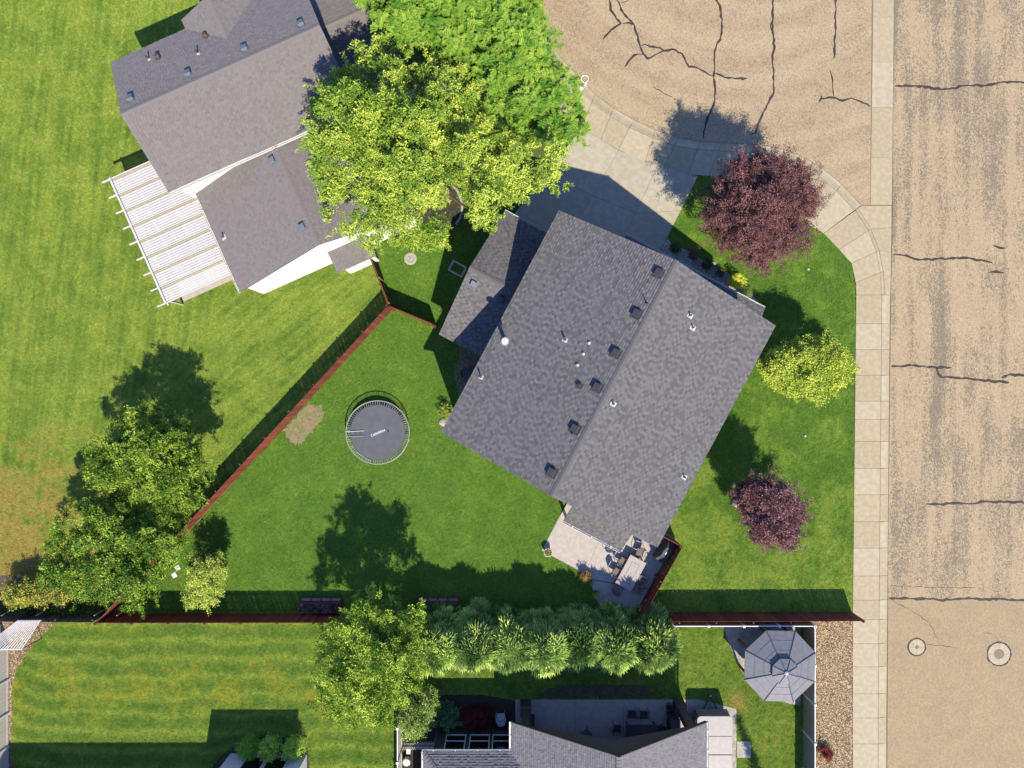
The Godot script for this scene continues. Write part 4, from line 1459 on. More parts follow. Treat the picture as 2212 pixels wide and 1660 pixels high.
func patio_house() -> void:
	var tones := [Color(0.100, 0.098, 0.103), Color(0.092, 0.090, 0.095), Color(0.110, 0.107, 0.112), Color(0.097, 0.095, 0.099), Color(0.082, 0.080, 0.084)]
	roof_materials("pale", tones, lin(0.07, 0.07, 0.07))
	var o := thing("patio_house", "house with grey gable roof over a deep shaded patio below the hedge", "house", Vector3(0, LAWN_Y, 0))
	var zs := 38.0
	gable(o, -0.02, 12.09, 21.02, zs, 3.6, 7.5, "z", tones, "pale", 300)
	# open gable: rake boards with a dropped truss panel under the peak
	var g := Mb.new()
	var A := Vector3(0.05, 3.55, 21.1); var B := Vector3(12.02, 3.55, 21.1); var P := Vector3(6.035, 7.36, 21.1); var Q := Vector3(6.035, 5.5, 21.1)
	var bk := Vector3(0, 0, 0.12)
	g.tri(A, P, Q); g.tri(Q, P, B)
	g.tri(A + bk, Q + bk, P + bk); g.tri(Q + bk, B + bk, P + bk)
	g.quad(A, Q, Q + bk, A + bk); g.quad(Q, B, B + bk, Q + bk)
	part("gable_panel", g, M.siding_brown, o)
	for s in [-1.0, 1.0]:
		var f := Mb.new()
		var e := Vector3(6.035 + s * 6.06, 3.52, 21.0)
		var r := Vector3(6.035, 7.43, 21.0)
		var d := (r - e).normalized()
		f.box(Transform3D(Basis(d, Vector3.BACK.cross(d), Vector3.BACK), (e + r) * 0.5), Vector3((r - e).length(), 0.22, 0.04))
		part("rake_board", f, M.trim_dark, o)
	for p in [[0.9, 21.6], [11.2, 21.6]]:
		var c := Mb.new()
		c.boxa(Vector3(p[0], 1.8, p[1]), Vector3(0.5, 3.6, 0.5))
		c.soft(Transform3D(Basis(), Vector3(p[0], 0.55, p[1])), Vector3(0.7, 1.1, 0.7), 0.05)
		part("column", c, M.siding_brown, o)
	gutter(o, Vector3(-0.04, 3.56, 22.9), Vector3(-0.04, 3.56, 21.02), Vector3(-1, 0, 0), M.white_paint)
	gutter(o, Vector3(12.11, 3.56, 21.02), Vector3(12.11, 3.56, zs), Vector3(1, 0, 0), M.white_paint)
	# west wing with a hipped corner
	slope(o, Vector3(-0.02, 3.55, 22.9), Vector3(-5.5, 3.55, 22.9), Vector3(-0.4, 6.83, 28.0), Vector3(5.1, 6.83, 28.0), tones, "pale", 0)
	slope(o, Vector3(-5.5, 3.55, 22.9), Vector3(-5.5, 3.55, zs), Vector3(-0.4, 6.83, zs), Vector3(-0.4, 6.83, 28.0), tones, "pale", 0)
	ridge_cap(o, Vector3(-5.5, 3.55, 22.9), Vector3(-0.4, 6.83, 28.0), Vector3(0.707, 0, -0.707), "pale")
	gutter(o, Vector3(-0.05, 3.52, 22.9), Vector3(-5.6, 3.52, 22.9), Vector3(0, 0, -1), M.white_paint)
	gutter(o, Vector3(-5.5, 3.52, 22.9), Vector3(-5.5, 3.52, zs), Vector3(-1, 0, 0), M.white_paint)
	wall(o, Vector3(0.4, 0, 23.4), Vector3(-5.0, 0, 23.4), 3.5, M.siding_brown)
	wall(o, Vector3(-5.0, 0, 23.4), Vector3(-5.0, 0, zs - 0.3), 3.5, M.siding_tan)
	wall(o, Vector3(0.4, 0, 27.0), Vector3(0.4, 0, 23.4), 3.5, M.siding_tan)
	wall(o, Vector3(11.6, 0, 27.0), Vector3(0.4, 0, 27.0), 3.5, M.siding_tan, 3.4)
	wall(o, Vector3(11.6, 0, zs - 0.3), Vector3(11.6, 0, 25.5), 3.5, M.siding_tan)
	wall(o, Vector3(-5.0, 0, zs - 0.3), Vector3(11.6, 0, zs - 0.3), 3.5, M.siding_tan)
	for x in [-3.69, -2.12, -0.63]:
		window(o, Vector3(x, 1.65, 23.29), Vector3.LEFT, Vector3.FORWARD, 1.33, 1.9, M.white_paint, 0.42)

func white_house() -> void:
	var tones := [Color(0.12, 0.11, 0.1), Color(0.11, 0.1, 0.09), Color(0.13, 0.12, 0.11)]
	roof_materials("umber", tones, lin(0.07, 0.065, 0.06))
	var o := thing("white_house", "white walled house corner with two dark windows behind three round bushes", "house", Vector3(0, LAWN_Y, 0))
	var m: Material = M.siding_white
	room(o, -18.95, -13.9, 24.97, 36.0, 3.1, 1.3, "x", m)
	slope(o, Vector3(-13.5, 3.1, 24.57), Vector3(-19.35, 3.1, 24.57), Vector3(-19.35, 5.2, 30.5), Vector3(-13.5, 5.2, 30.5), tones, "umber")
	slope(o, Vector3(-19.35, 3.1, 36.4), Vector3(-13.5, 3.1, 36.4), Vector3(-13.5, 5.2, 30.5), Vector3(-19.35, 5.2, 30.5), tones, "umber")
	wall(o, Vector3(-19.0, 0, 27.2), Vector3(-42.0, 0, 27.2), 3.1, m)
	wall(o, Vector3(-42.0, 0, 27.2), Vector3(-42.0, 0, 36.0), 3.1, m)
	wall(o, Vector3(-42.0, 0, 36.0), Vector3(-19.0, 0, 36.0), 3.1, m)
	slope(o, Vector3(-19.0, 3.1, 26.8), Vector3(-42.4, 3.1, 26.8), Vector3(-42.4, 4.9, 31.6), Vector3(-19.0, 4.9, 31.6), tones, "umber")
	slope(o, Vector3(-42.4, 3.1, 36.4), Vector3(-19.0, 3.1, 36.4), Vector3(-19.0, 4.9, 31.6), Vector3(-42.4, 4.9, 31.6), tones, "umber")
	for x in [-16.95, -15.45]:
		window(o, Vector3(x, 1.45, 24.86), Vector3.LEFT, Vector3.FORWARD, 1.4, 1.9, M.white_paint, 0.0)

# ---------------------------------------------------------------- fences
func fences() -> void:
	var at := func(x: float, y: float) -> Vector3: return Vector3(plan(x, y).x, LAWN_Y, plan(x, y).y)
	fence("red stained fence running diagonally past the trampoline lawn", at.call(849, 668), at.call(239, 1331), 1.83, "red", -1.0)
	fence("long red stained fence behind the hedge and planters", at.call(239, 1325), at.call(1372, 1324), 1.83, "red", -1.0)
	fence("red stained fence ending at the sidewalk", at.call(1376, 1323), at.call(1838, 1321), 1.83, "red", -1.0)
	fence("short red fence between garage wing and diagonal fence", at.call(852, 668), at.call(945, 707), 1.83, "red", -1.0)
	fence("orange brown fence between taupe roofed house and side lawn", at.call(806, 556), at.call(848, 664), 1.83, "cedar", 1.0)
	fence("red privacy screen beside the patio grill", at.call(1459, 1168), at.call(1376, 1316), 1.83, "red", -1.0)
	fence("stub of red fence joining house corner and patio screen", at.call(1412, 1142), at.call(1459, 1167), 1.83, "red", -1.0)
	fence("weathered dark fence behind the corner shrubs", at.call(-160, 1322), at.call(234, 1325), 1.7, "grey", 1.0)
	vinyl("vinyl fence with white top rail along the gazebo's back", at.call(1440, 1332), at.call(1733, 1332), 1.83)
	vinyl("vinyl fence with white top rail beside the tan gravel strip", at.call(1734, 1333), at.call(1734, 1900), 1.83)
	vinyl("white vinyl fence beside the striped lawn below the leafy tree", at.call(868, 1545), at.call(868, 1900), 1.75, "", "vinyl_white")
	vinyl("pale vinyl fence at the bottom corner of the striped lawn", at.call(21, 1395), at.call(20, 1900), 1.83, "", "vinyl_pale")

# ---------------------------------------------------------------- trees
func trees() -> void:
	var yg0 := Color(0.09, 0.18, 0.02); var yg1 := Color(0.40, 0.48, 0.075)
	tree("maple_tree", "huge yellow green maple between the two big roofs", [[792, 87], [848, 87], [902, 133], [938, 120], [982, 130], [1008, 160], [1032, 200], [1062, 257], [1090, 285], [1132, 277], [1182, 293], [1232, 343], [1200, 375], [1214, 403], [1168, 432], [1115, 424], [1085, 476], [1045, 498], [1008, 470], [988, 500], [970, 555], [945, 522], [902, 530], [860, 528], [798, 540], [772, 520], [715, 490], [690, 457], [690, 410], [668, 340], [661, 290], [663, 240], [675, 187], [732, 173], [758, 133]],
		{"low": 3.6, "high": 13.0, "lobe": 1.35, "count": 105, "dens": 9.5, "c0": yg0, "c1": yg1, "leaf": "broad", "mat": "leaf", "trunk_r": 0.32, "trunk_h": 3.2, "limbs": 26.0, "holes": [[965, 440, 30], [1060, 300, 10], [760, 420, 8]], "base": site(965, 420), "space": 0.84, "size": 0.8, "subs": 8.0, "under": 0.55, "swell": 1.02})
	tree("locust_tree", "feathery green locust tree with bare twigs above the maple", [[745, -120], [758, 0], [808, 20], [821, 70], [861, 97], [1000, 125], [1050, 220], [1085, 285], [1130, 285], [1200, 318], [1238, 303], [1258, 267], [1248, 217], [1230, 160], [1192, 143], [1188, 67], [1168, 43], [1158, 0], [1150, -120]],
		{"low": 3.0, "high": 9.6, "lobe": 1.2, "count": 90, "dens": 4.2, "c0": Color(0.055, 0.15, 0.015), "c1": Color(0.20, 0.30, 0.04), "leaf": "fern", "mat": "leaf", "trunk_r": 0.24, "limbs": 40.0, "squash": 0.7, "base": site(1030, 200), "space": 0.6, "subs": 7.0, "loose": 5.0})
	tree("plum_tree", "large purple leaved plum tree beside the curved sidewalk", [[1559, 326], [1565, 350], [1545, 373], [1549, 417], [1509, 437], [1506, 467], [1526, 500], [1523, 530], [1576, 550], [1605, 575], [1660, 581], [1700, 562], [1735, 545], [1746, 520], [1743, 487], [1773, 467], [1776, 430], [1769, 397], [1756, 370], [1713, 343], [1676, 331], [1646, 334], [1619, 320], [1596, 337], [1578, 345]],
		{"low": 1.8, "high": 7.6, "lobe": 0.85, "count": 66, "dens": 12.0, "subs": 6.0, "under": 0.6, "spike": 1.7, "c0": Color(0.038, 0.017, 0.018), "c1": Color(0.19, 0.092, 0.088), "leaf": "small", "mat": "leaf_dark", "bark": "bark_dark", "trunk_r": 0.16, "limbs": 24.0, "base": site(1580, 495), "space": 0.58, "size": 0.9, "loose": 12.0, "swell": 0.95})
	tree("plum_tree", "small purple leaved plum tree on the front lawn", [[1582, 1062], [1602, 1040], [1640, 1030], [1690, 1032], [1715, 1060], [1741, 1100], [1730, 1140], [1716, 1190], [1670, 1190], [1630, 1172], [1596, 1132], [1600, 1100]],
		{"low": 1.2, "high": 5.2, "lobe": 0.6, "count": 50, "dens": 20.0, "c0": Color(0.045, 0.019, 0.022), "c1": Color(0.24, 0.125, 0.125), "spike": 1.3, "swell": 0.98, "under": 0.6, "leaf": "small", "mat": "leaf_dark", "bark": "bark_dark", "trunk_r": 0.1, "limbs": 18.0, "base": site(1602, 1086), "space": 0.5})
	tree("young_yellow_tree", "low yellow green tree between house corner and sidewalk", [[1650, 792], [1672, 765], [1690, 747], [1720, 737], [1770, 728], [1805, 738], [1815, 755], [1848, 780], [1840, 805], [1820, 830], [1800, 850], [1760, 862], [1715, 858], [1695, 845], [1680, 825], [1660, 818]],
		{"low": 1.0, "high": 4.9, "lobe": 0.62, "count": 50, "dens": 19.0, "c0": Color(0.16, 0.24, 0.025), "c1": Color(0.40, 0.46, 0.07), "leaf": "small", "mat": "leaf", "trunk_r": 0.11, "limbs": 16.0, "base": site(1676, 799), "space": 0.5})
	var gg0 := Color(0.035, 0.095, 0.01); var gg1 := Color(0.28, 0.38, 0.05)
	tree("ash_tree", "leafy green tree behind the fence with its shadow on open lawn", [[255, 905], [300, 882], [330, 870], [345, 885], [410, 912], [425, 960], [447, 1000], [455, 1050], [432, 1092], [400, 1116], [330, 1110], [240, 1082], [190, 1050], [184, 990], [190, 960], [245, 930]],
		{"low": 1.5, "high": 6.6, "lobe": 0.95, "count": 85, "dens": 11.0, "c0": gg0, "c1": gg1, "leaf": "broad", "mat": "leaf", "trunk_r": 0.16, "space": 0.84, "size": 0.8, "subs": 8.0, "under": 0.6, "swell": 1.06})
	tree("ash_tree", "leafy green tree at the corner where the red fences meet", [[92, 1185], [120, 1122], [170, 1087], [240, 1078], [330, 1108], [402, 1128], [396, 1180], [372, 1222], [345, 1245], [335, 1290], [305, 1315], [270, 1310], [220, 1300], [180, 1305], [140, 1270], [90, 1262], [85, 1225], [120, 1200]],
		{"low": 1.5, "high": 6.8, "lobe": 0.95, "count": 90, "dens": 11.0, "c0": gg0, "c1": Color(0.26, 0.37, 0.05), "leaf": "broad", "mat": "leaf", "trunk_r": 0.16, "space": 0.84, "size": 0.8, "subs": 8.0, "under": 0.6, "swell": 1.06})
	tree("sapling", "small sapling with pale leaves in front of the long red fence", [[428, 1197], [455, 1200], [480, 1215], [478, 1250], [492, 1275], [465, 1282], [470, 1300], [430, 1312], [410, 1305], [395, 1295], [415, 1275], [405, 1240]],
		{"low": 0.8, "high": 3.0, "lobe": 0.36, "count": 26, "dens": 22.0, "subs": 5.0, "c0": Color(0.16, 0.24, 0.03), "c1": Color(0.44, 0.48, 0.10), "leaf": "small", "mat": "leaf", "trunk_r": 0.045, "space": 0.75, "size": 1.0, "base": site(440, 1226)})
	tree("pear_tree", "round bright leafed tree over the fence beside the hedge", [[680, 1400], [700, 1370], [735, 1330], [770, 1290], [805, 1268], [840, 1285], [870, 1320], [905, 1300], [918, 1322], [920, 1380], [930, 1430], [905, 1480], [870, 1512], [850, 1545], [820, 1575], [780, 1562], [740, 1555], [700, 1530], [675, 1510], [680, 1470], [690, 1440]],
		{"low": 1.9, "high": 7.8, "lobe": 0.95, "count": 85, "dens": 10.0, "c0": Color(0.06, 0.14, 0.012), "c1": Color(0.38, 0.49, 0.07), "leaf": "broad", "mat": "leaf", "trunk_r": 0.18, "space": 0.84, "size": 0.8, "subs": 8.0, "under": 0.6, "swell": 1.06})
	tree("lilac_bush", "dark leaved tall bush at the end of the white vinyl fence", [[880, 1512], [925, 1490], [938, 1520], [930, 1560], [905, 1592], [880, 1592], [862, 1560]],
		{"low": 0.4, "high": 3.4, "lobe": 0.45, "count": 36, "dens": 16.0, "c0": Color(0.08, 0.15, 0.02), "c1": Color(0.27, 0.34, 0.09), "leaf": "small", "mat": "leaf", "trunk_r": 0.05, "space": 0.5, "category": "bush"})
	tree("corner_shrub", "yellow flecked shrub in the soil bed at the picture's edge", [[8, 1302], [15, 1265], [60, 1255], [92, 1268], [150, 1270], [162, 1290], [130, 1302], [60, 1310]],
		{"low": 0.2, "high": 1.9, "lobe": 0.4, "count": 40, "dens": 15.0, "c0": Color(0.07, 0.12, 0.02), "c1": Color(0.40, 0.36, 0.07), "leaf": "small", "mat": "leaf", "trunk_r": 0.04, "space": 0.5, "category": "shrub"})
	# a slim evergreen beyond the frame, seen only by the long shadow it throws
	var cy := thing("columnar_juniper", "slim upright juniper whose long shadow crosses the side lawn", "tree", Vector3(17.3, LAWN_Y, 28.4))
	var ts := []
	var cs := []
	for i in 8:
		shell(ts, cs, Vector3(0, 0.9 + i * 0.85, 0), Vector3(0.42, 0.6, 0.42) * (1.0 - i * 0.06), 22.0, Color(0.03, 0.06, 0.02), Color(0.07, 0.11, 0.04), -1.0, 0.9, 0.4)
	part("trunk", limb_mesh([Vector3.ZERO, Vector3(0, 6.5, 0)], 0.1, 0.03), M.bark, cy)
	multi("crown", clump("small"), ts, cs, M.leaf_blue, cy)

func hedges() -> void:
	# seven feathery evergreens in a row
	var which := ["first", "second", "third", "fourth", "fifth", "sixth", "seventh"]
	for i in 7:
		var x := 948.0 + i * 76.0
		var p := plan(1106.0 + (x - 1106.0) * 0.95, 830.0 + 530.0)
		var t := thing("arborvitae", "feathery blue green evergreen, %s in the hedge row counted from the bright leafed tree" % which[i], "evergreen", Vector3(p.x, LAWN_Y, p.y), 0.0, "evergreens in the hedge row")
		var ts := []
		var cs := []
		var h := rnd(3.3, 4.3)
		var wide := rnd(0.98, 1.12)
		var shade := rnd(0.95, 1.25)
		for k in 66:
			var f := k / 65.0
			var a := k * 2.4
			var rad := 1.42 * wide * pow(1.0 - f, 0.3) * rnd(0.5, 1.0)
			shell(ts, cs, Vector3(cos(a) * rad * 1.15, 0.35 + f * (h - 0.6), sin(a) * rad), Vector3(0.45, 0.55, 0.45), 12.0, Color(0.06, 0.13, 0.03) * shade, Color(0.42, 0.53, 0.14) * shade, -0.9, 1.15, 0.5, true)
		part("trunk", limb_mesh([Vector3.ZERO, Vector3(0, h * 0.9, 0)], 0.1, 0.02), M.bark, t)
		multi("foliage", clump("spray"), ts, cs, M.leaf_blue, t)
	# clipped bushes by the white house
	for i in 3:
		var c := Color(0.12, 0.26, 0.03)
		shrub("boxwood", ["round green bush, nearest the dark mulch curve of the three by white house", "round green bush in the middle of the three by white house", "round green bush, nearest the sunny lawn of the three by white house"][i], Vector3([-17.45, -16.0, -14.45][i], 0.1, 24.05), Vector3(0.75, 0.95, 0.75), "small", "leaf", c, Color(0.3, 0.46, 0.06), 26.0, "clipped bushes by the white house")
	# front bed
	var fb := func(x: float, y: float) -> Vector3: return Vector3(plan(x, y).x, 0.11, plan(x, y).y)
	shrub("boxwood", "dark green mound at the driveway end of the front bed", fb.call(1457, 538), Vector3(0.38, 0.36, 0.38), "small", "leaf", Color(0.03, 0.065, 0.015), Color(0.08, 0.13, 0.03))
	shrub("barberry", "dark reddish mound, second in the front gravel bed", fb.call(1494, 552), Vector3(0.42, 0.38, 0.42), "small", "leaf_dark", Color(0.04, 0.03, 0.02), Color(0.12, 0.08, 0.05))
	shrub("boxwood", "dark green mound in the middle of the front gravel bed", fb.call(1524, 573), Vector3(0.4, 0.36, 0.4), "small", "leaf", Color(0.03, 0.065, 0.015), Color(0.09, 0.13, 0.03))
	shrub("barberry", "small dark bush between green mound and yellow barberry", fb.call(1551, 592), Vector3(0.3, 0.3, 0.3), "small", "leaf_dark", Color(0.03, 0.03, 0.018), Color(0.08, 0.07, 0.03))
	shrub("golden_barberry", "bright yellow green round bush half lit at the porch corner", fb.call(1585, 611), Vector3(0.5, 0.7, 0.5), "small", "leaf", Color(0.26, 0.30, 0.02), Color(0.55, 0.55, 0.05), 26.0)
	shrub("boxwood", "shaded green bush below the yellow bush at the porch corner", fb.call(1606, 634), Vector3(0.45, 0.45, 0.45), "small", "leaf", Color(0.06, 0.11, 0.02), Color(0.2, 0.26, 0.05))
	# against the house by the trampoline
	shrub("peony", "broad leaved plant against the grey house by the trampoline", Vector3(plan(963, 889).x, 0.1, plan(963, 889).y), Vector3(0.45, 0.5, 0.55), "broad", "leaf", Color(0.05, 0.12, 0.02), Color(0.28, 0.33, 0.06), 14.0, "", "plant")
	# shade garden of the patio house
	shrub("japanese_maple", "dark red low maple in the shaded bed", Vector3(-2.3, 0.09, 22.2), Vector3(1.0, 0.55, 0.8), "fern", "leaf_dark", Color(0.05, 0.008, 0.007), Color(0.11, 0.016, 0.013), 20.0)
	shrub("shade_shrub", "dark green arching shrub in the shaded bed", Vector3(-4.2, 0.09, 22.1), Vector3(0.8, 0.6, 0.8), "fern", "leaf", Color(0.03, 0.07, 0.03), Color(0.10, 0.17, 0.06), 14.0)
	shrub("red_grass", "small red leaved plant alone in the tan gravel", Vector3(plan(1780, 1620).x, 0.1, plan(1780, 1620).y), Vector3(0.35, 0.35, 0.35), "fern", "leaf_dark", Color(0.06, 0.01, 0.01), Color(0.15, 0.03, 0.022), 18.0, "", "plant")

# ---------------------------------------------------------------- yard
func yard_things() -> void:
	trampoline()
	gazebo()
	mailbox()
	# white hoop lying in the street by the mailbox
	var hp := Mb.new()
	hp.ring(site(1263, 171) + Vector3(0, 0.035, 0), 0.24, 0.035, 28, 6)
	top("hoop", hp, M.white_paint, "white ring lying on the asphalt by the mailbox", "ring")
	var pots := [["stepping_stone", "upper of two white square stepping stones by the corner tree", 385, 1226], ["stepping_stone", "lower of two white square stepping stones by the corner tree", 378, 1242]]
	for p in pots:
		var s := Mb.new()
		s.soft(Transform3D(Basis(Vector3.UP, 0.5), site(p[2], p[3]) + Vector3(0, 0.115, 0)), Vector3(0.32, 0.06, 0.34), 0.01)
		top(p[0], s, M.flashing, p[1], "stone", "white stepping stones")
	# stone ring round a light in the side lawn
	var rt := thing("fire_ring", "small tan stone ring with pale centre in the shaded side lawn", "stone ring", Vector3(plan(887, 560).x, LAWN_Y, plan(887, 560).y))
	var a := Mb.new()
	a.lathe(Vector3.ZERO, [[0.42, 0.0], [0.42, 0.03], [0.3, 0.06], [0.24, 0.05], [0.22, 0.02]], 22)
	part("rim", a, M.stone, rt)
	var b := Mb.new()
	b.lathe(Vector3.ZERO, [[0.22, 0.02], [0.2, 0.05], [0.0, 0.05]], 18)
	part("basin", b, M.galv, rt)
	for k in 7:
		var r := Mb.new()
		r.lathe(Vector3(cos(k * 2.1) * 0.12 * (k % 3) / 2.0, 0.05, sin(k * 2.1) * 0.12), [[0.0, -0.02], [0.06, 0.0], [0.05, 0.05], [0.0, 0.07]], 8)
		part("rock", r, M.stone, rt)
	# white framed pen by the garage wing
	var pn := thing("wire_crate", "white framed wire crate on the shaded grass by the garage wing", "crate", Vector3(plan(989, 583).x, LAWN_Y, plan(989, 583).y), -0.489)
	var fr := Mb.new()
	for y in [0.03, 0.55]:
		for s in [-1, 1]:
			fr.boxa(Vector3(0, y, s * 0.34), Vector3(1.0, 0.035, 0.035))
			fr.boxa(Vector3(s * 0.48, y, 0), Vector3(0.035, 0.035, 0.68))
	for s in [-1, 1]:
		for q in [-1, 1]:
			fr.boxa(Vector3(s * 0.48, 0.29, q * 0.34), Vector3(0.035, 0.5, 0.035))
	part("frame", fr, M.white_paint, pn)
	var wr := Mb.new()
	for i in 5:
		wr.boxa(Vector3(-0.32 + i * 0.16, 0.55, 0), Vector3(0.012, 0.012, 0.66))
	part("wires", wr, M.charcoal, pn)
	# black trough under the wing eave
	var wb := thing("whiskey_barrel", "grey round planter tub half under the roof edge in the curved bed", "planter", Vector3(plan(1008, 808).x, 0.1, plan(1008, 808).y))
	var w1 := Mb.new()
	w1.lathe(Vector3.ZERO, [[0.28, 0.0], [0.36, 0.4], [0.36, 0.45], [0.32, 0.45], [0.3, 0.36], [0.0, 0.36]], 22)
	part("tub", w1, M.charcoal, wb)
	# boulder by the house corner and mulch-ring stones
	rock("boulder", "pale boulder against the house corner near the trampoline", Vector3(plan(960, 912).x, 0.1, plan(960, 912).y), 0.33)
	rock("boulder", "pale boulder beside the small plum tree", Vector3(plan(1588, 1086).x, 0.1, plan(1588, 1086).y), 0.3)
	rock("boulder", "pale boulder beside the low yellow green tree", Vector3(plan(1660, 806).x, 0.1, plan(1660, 806).y), 0.3)
	rock("boulder", "pale boulder among the dark mounds of the front bed", Vector3(plan(1539, 571).x, 0.1, plan(1539, 571).y), 0.2)
	# raised planters on the fence
	planter("red raised planter with purple leaves along the long fence", 697, 1306, Color(0.05, 0.03, 0.045), Color(0.15, 0.11, 0.13))
	planter("red raised planter with green leaves along the long fence", 947, 1306, Color(0.04, 0.10, 0.02), Color(0.16, 0.26, 0.06))
	# small white markers in the front lawn
	for q in [[1738, 942, "white sprinkler flag beside the sidewalk near the small plum"], [1745, 583, "white sprinkler flag on the lawn below the large plum"]]:
		var s := Mb.new()
		s.lathe(site(q[0], q[1]) + Vector3(0, LAWN_Y, 0), [[0.07, 0.0], [0.07, 0.05], [0.05, 0.07], [0.0, 0.07]], 10)
		top("sprinkler_cap", s, M.flashing, q[2], "marker")

func rock(called: String, label: String, at: Vector3, r: float) -> void:
	var mb := Mb.new()
	var seg := 9
	var rings := [[0.0, 0.95], [0.9, 1.0], [1.0, 0.55], [0.75, 0.75], [0.35, 0.4]]
	var pr := []
	var ys := [0.0, 0.18, 0.4, 0.62, 0.72]
	var rs := [1.0, 1.08, 0.95, 0.6, 0.0]
	var grid := []
	for k in 5:
		var row := []
		for i in seg:
			var a := TAU * i / seg
			row.append(Vector3(cos(a) * rs[k] * rnd(0.8, 1.15), ys[k] * rnd(0.9, 1.1), sin(a) * rs[k] * rnd(0.7, 1.0)) * r)
		grid.append(row)
	for k in 4:
		for i in seg:
			var j := (i + 1) % seg
			mb.quad(grid[k][j], grid[k][i], grid[k + 1][i], grid[k + 1][j])
	var o := top(called, mb, M.stone, label, "boulder")
	o.position = at

func planter(label: String, x: float, y: float, c0: Color, c1: Color) -> void:
	var p := plan(x, y)
	var t := thing("raised_planter", label, "planter", Vector3(p.x, LAWN_Y, p.y))
	var mb := Mb.new()
	var L := 2.75
	mb.boxa(Vector3(0, 0.45, -0.28), Vector3(L, 0.4, 0.04))
	mb.boxa(Vector3(0, 0.45, 0.28), Vector3(L, 0.4, 0.04))
	for s in [-1, 1]:
		mb.boxa(Vector3(s * (L * 0.5 - 0.02), 0.45, 0), Vector3(0.04, 0.4, 0.52))
		for q in [-1, 1]:
			mb.boxa(Vector3(s * (L * 0.5 - 0.05), 0.14, q * 0.24), Vector3(0.08, 0.28, 0.08))
	part("box", mb, M.red3, t)
	var so := Mb.new()
	so.boxa(Vector3(0, 0.55, 0), Vector3(L - 0.09, 0.1, 0.51))
	part("soil", so, M.mulch, t)
	# slatted ledge along the front
	var lf := Mb.new()
	lf.boxa(Vector3(0, 0.3, -0.56), Vector3(L, 0.05, 0.05))
	lf.boxa(Vector3(0, 0.3, -0.33), Vector3(L, 0.05, 0.05))
	for i in 5:
		lf.boxa(Vector3(-L * 0.5 + 0.04 + i * (L - 0.08) / 4.0, 0.3, -0.445), Vector3(0.08, 0.05, 0.18))
		lf.boxa(Vector3(-L * 0.5 + 0.04 + i * (L - 0.08) / 4.0, 0.14, -0.54), Vector3(0.06, 0.28, 0.06))
	var ledge := part("ledge", lf, M.red1, t)
	for i in 4:
		var s := Mb.new()
		s.boxa(Vector3(-L * 0.5 + 0.04 + (i + 0.5) * (L - 0.08) / 4.0, 0.29, -0.445), Vector3((L - 0.08) / 4.0 - 0.09, 0.03, 0.17))
		part("inset", s, M.camper, ledge)
	var ts := []
	var cs := []
	for i in 80:
		ts.append(Transform3D(Basis(Vector3.UP, rnd(0, TAU)).scaled(Vector3.ONE * rnd(0.5, 0.9)), Vector3(rnd(-1.2, 1.2), rnd(0.6, 0.85), rnd(-0.2, 0.2))))
		cs.append(c0.lerp(c1, rng.randf()))
	multi("leaves", clump("small"), ts, cs, M.leaf_dark, t)

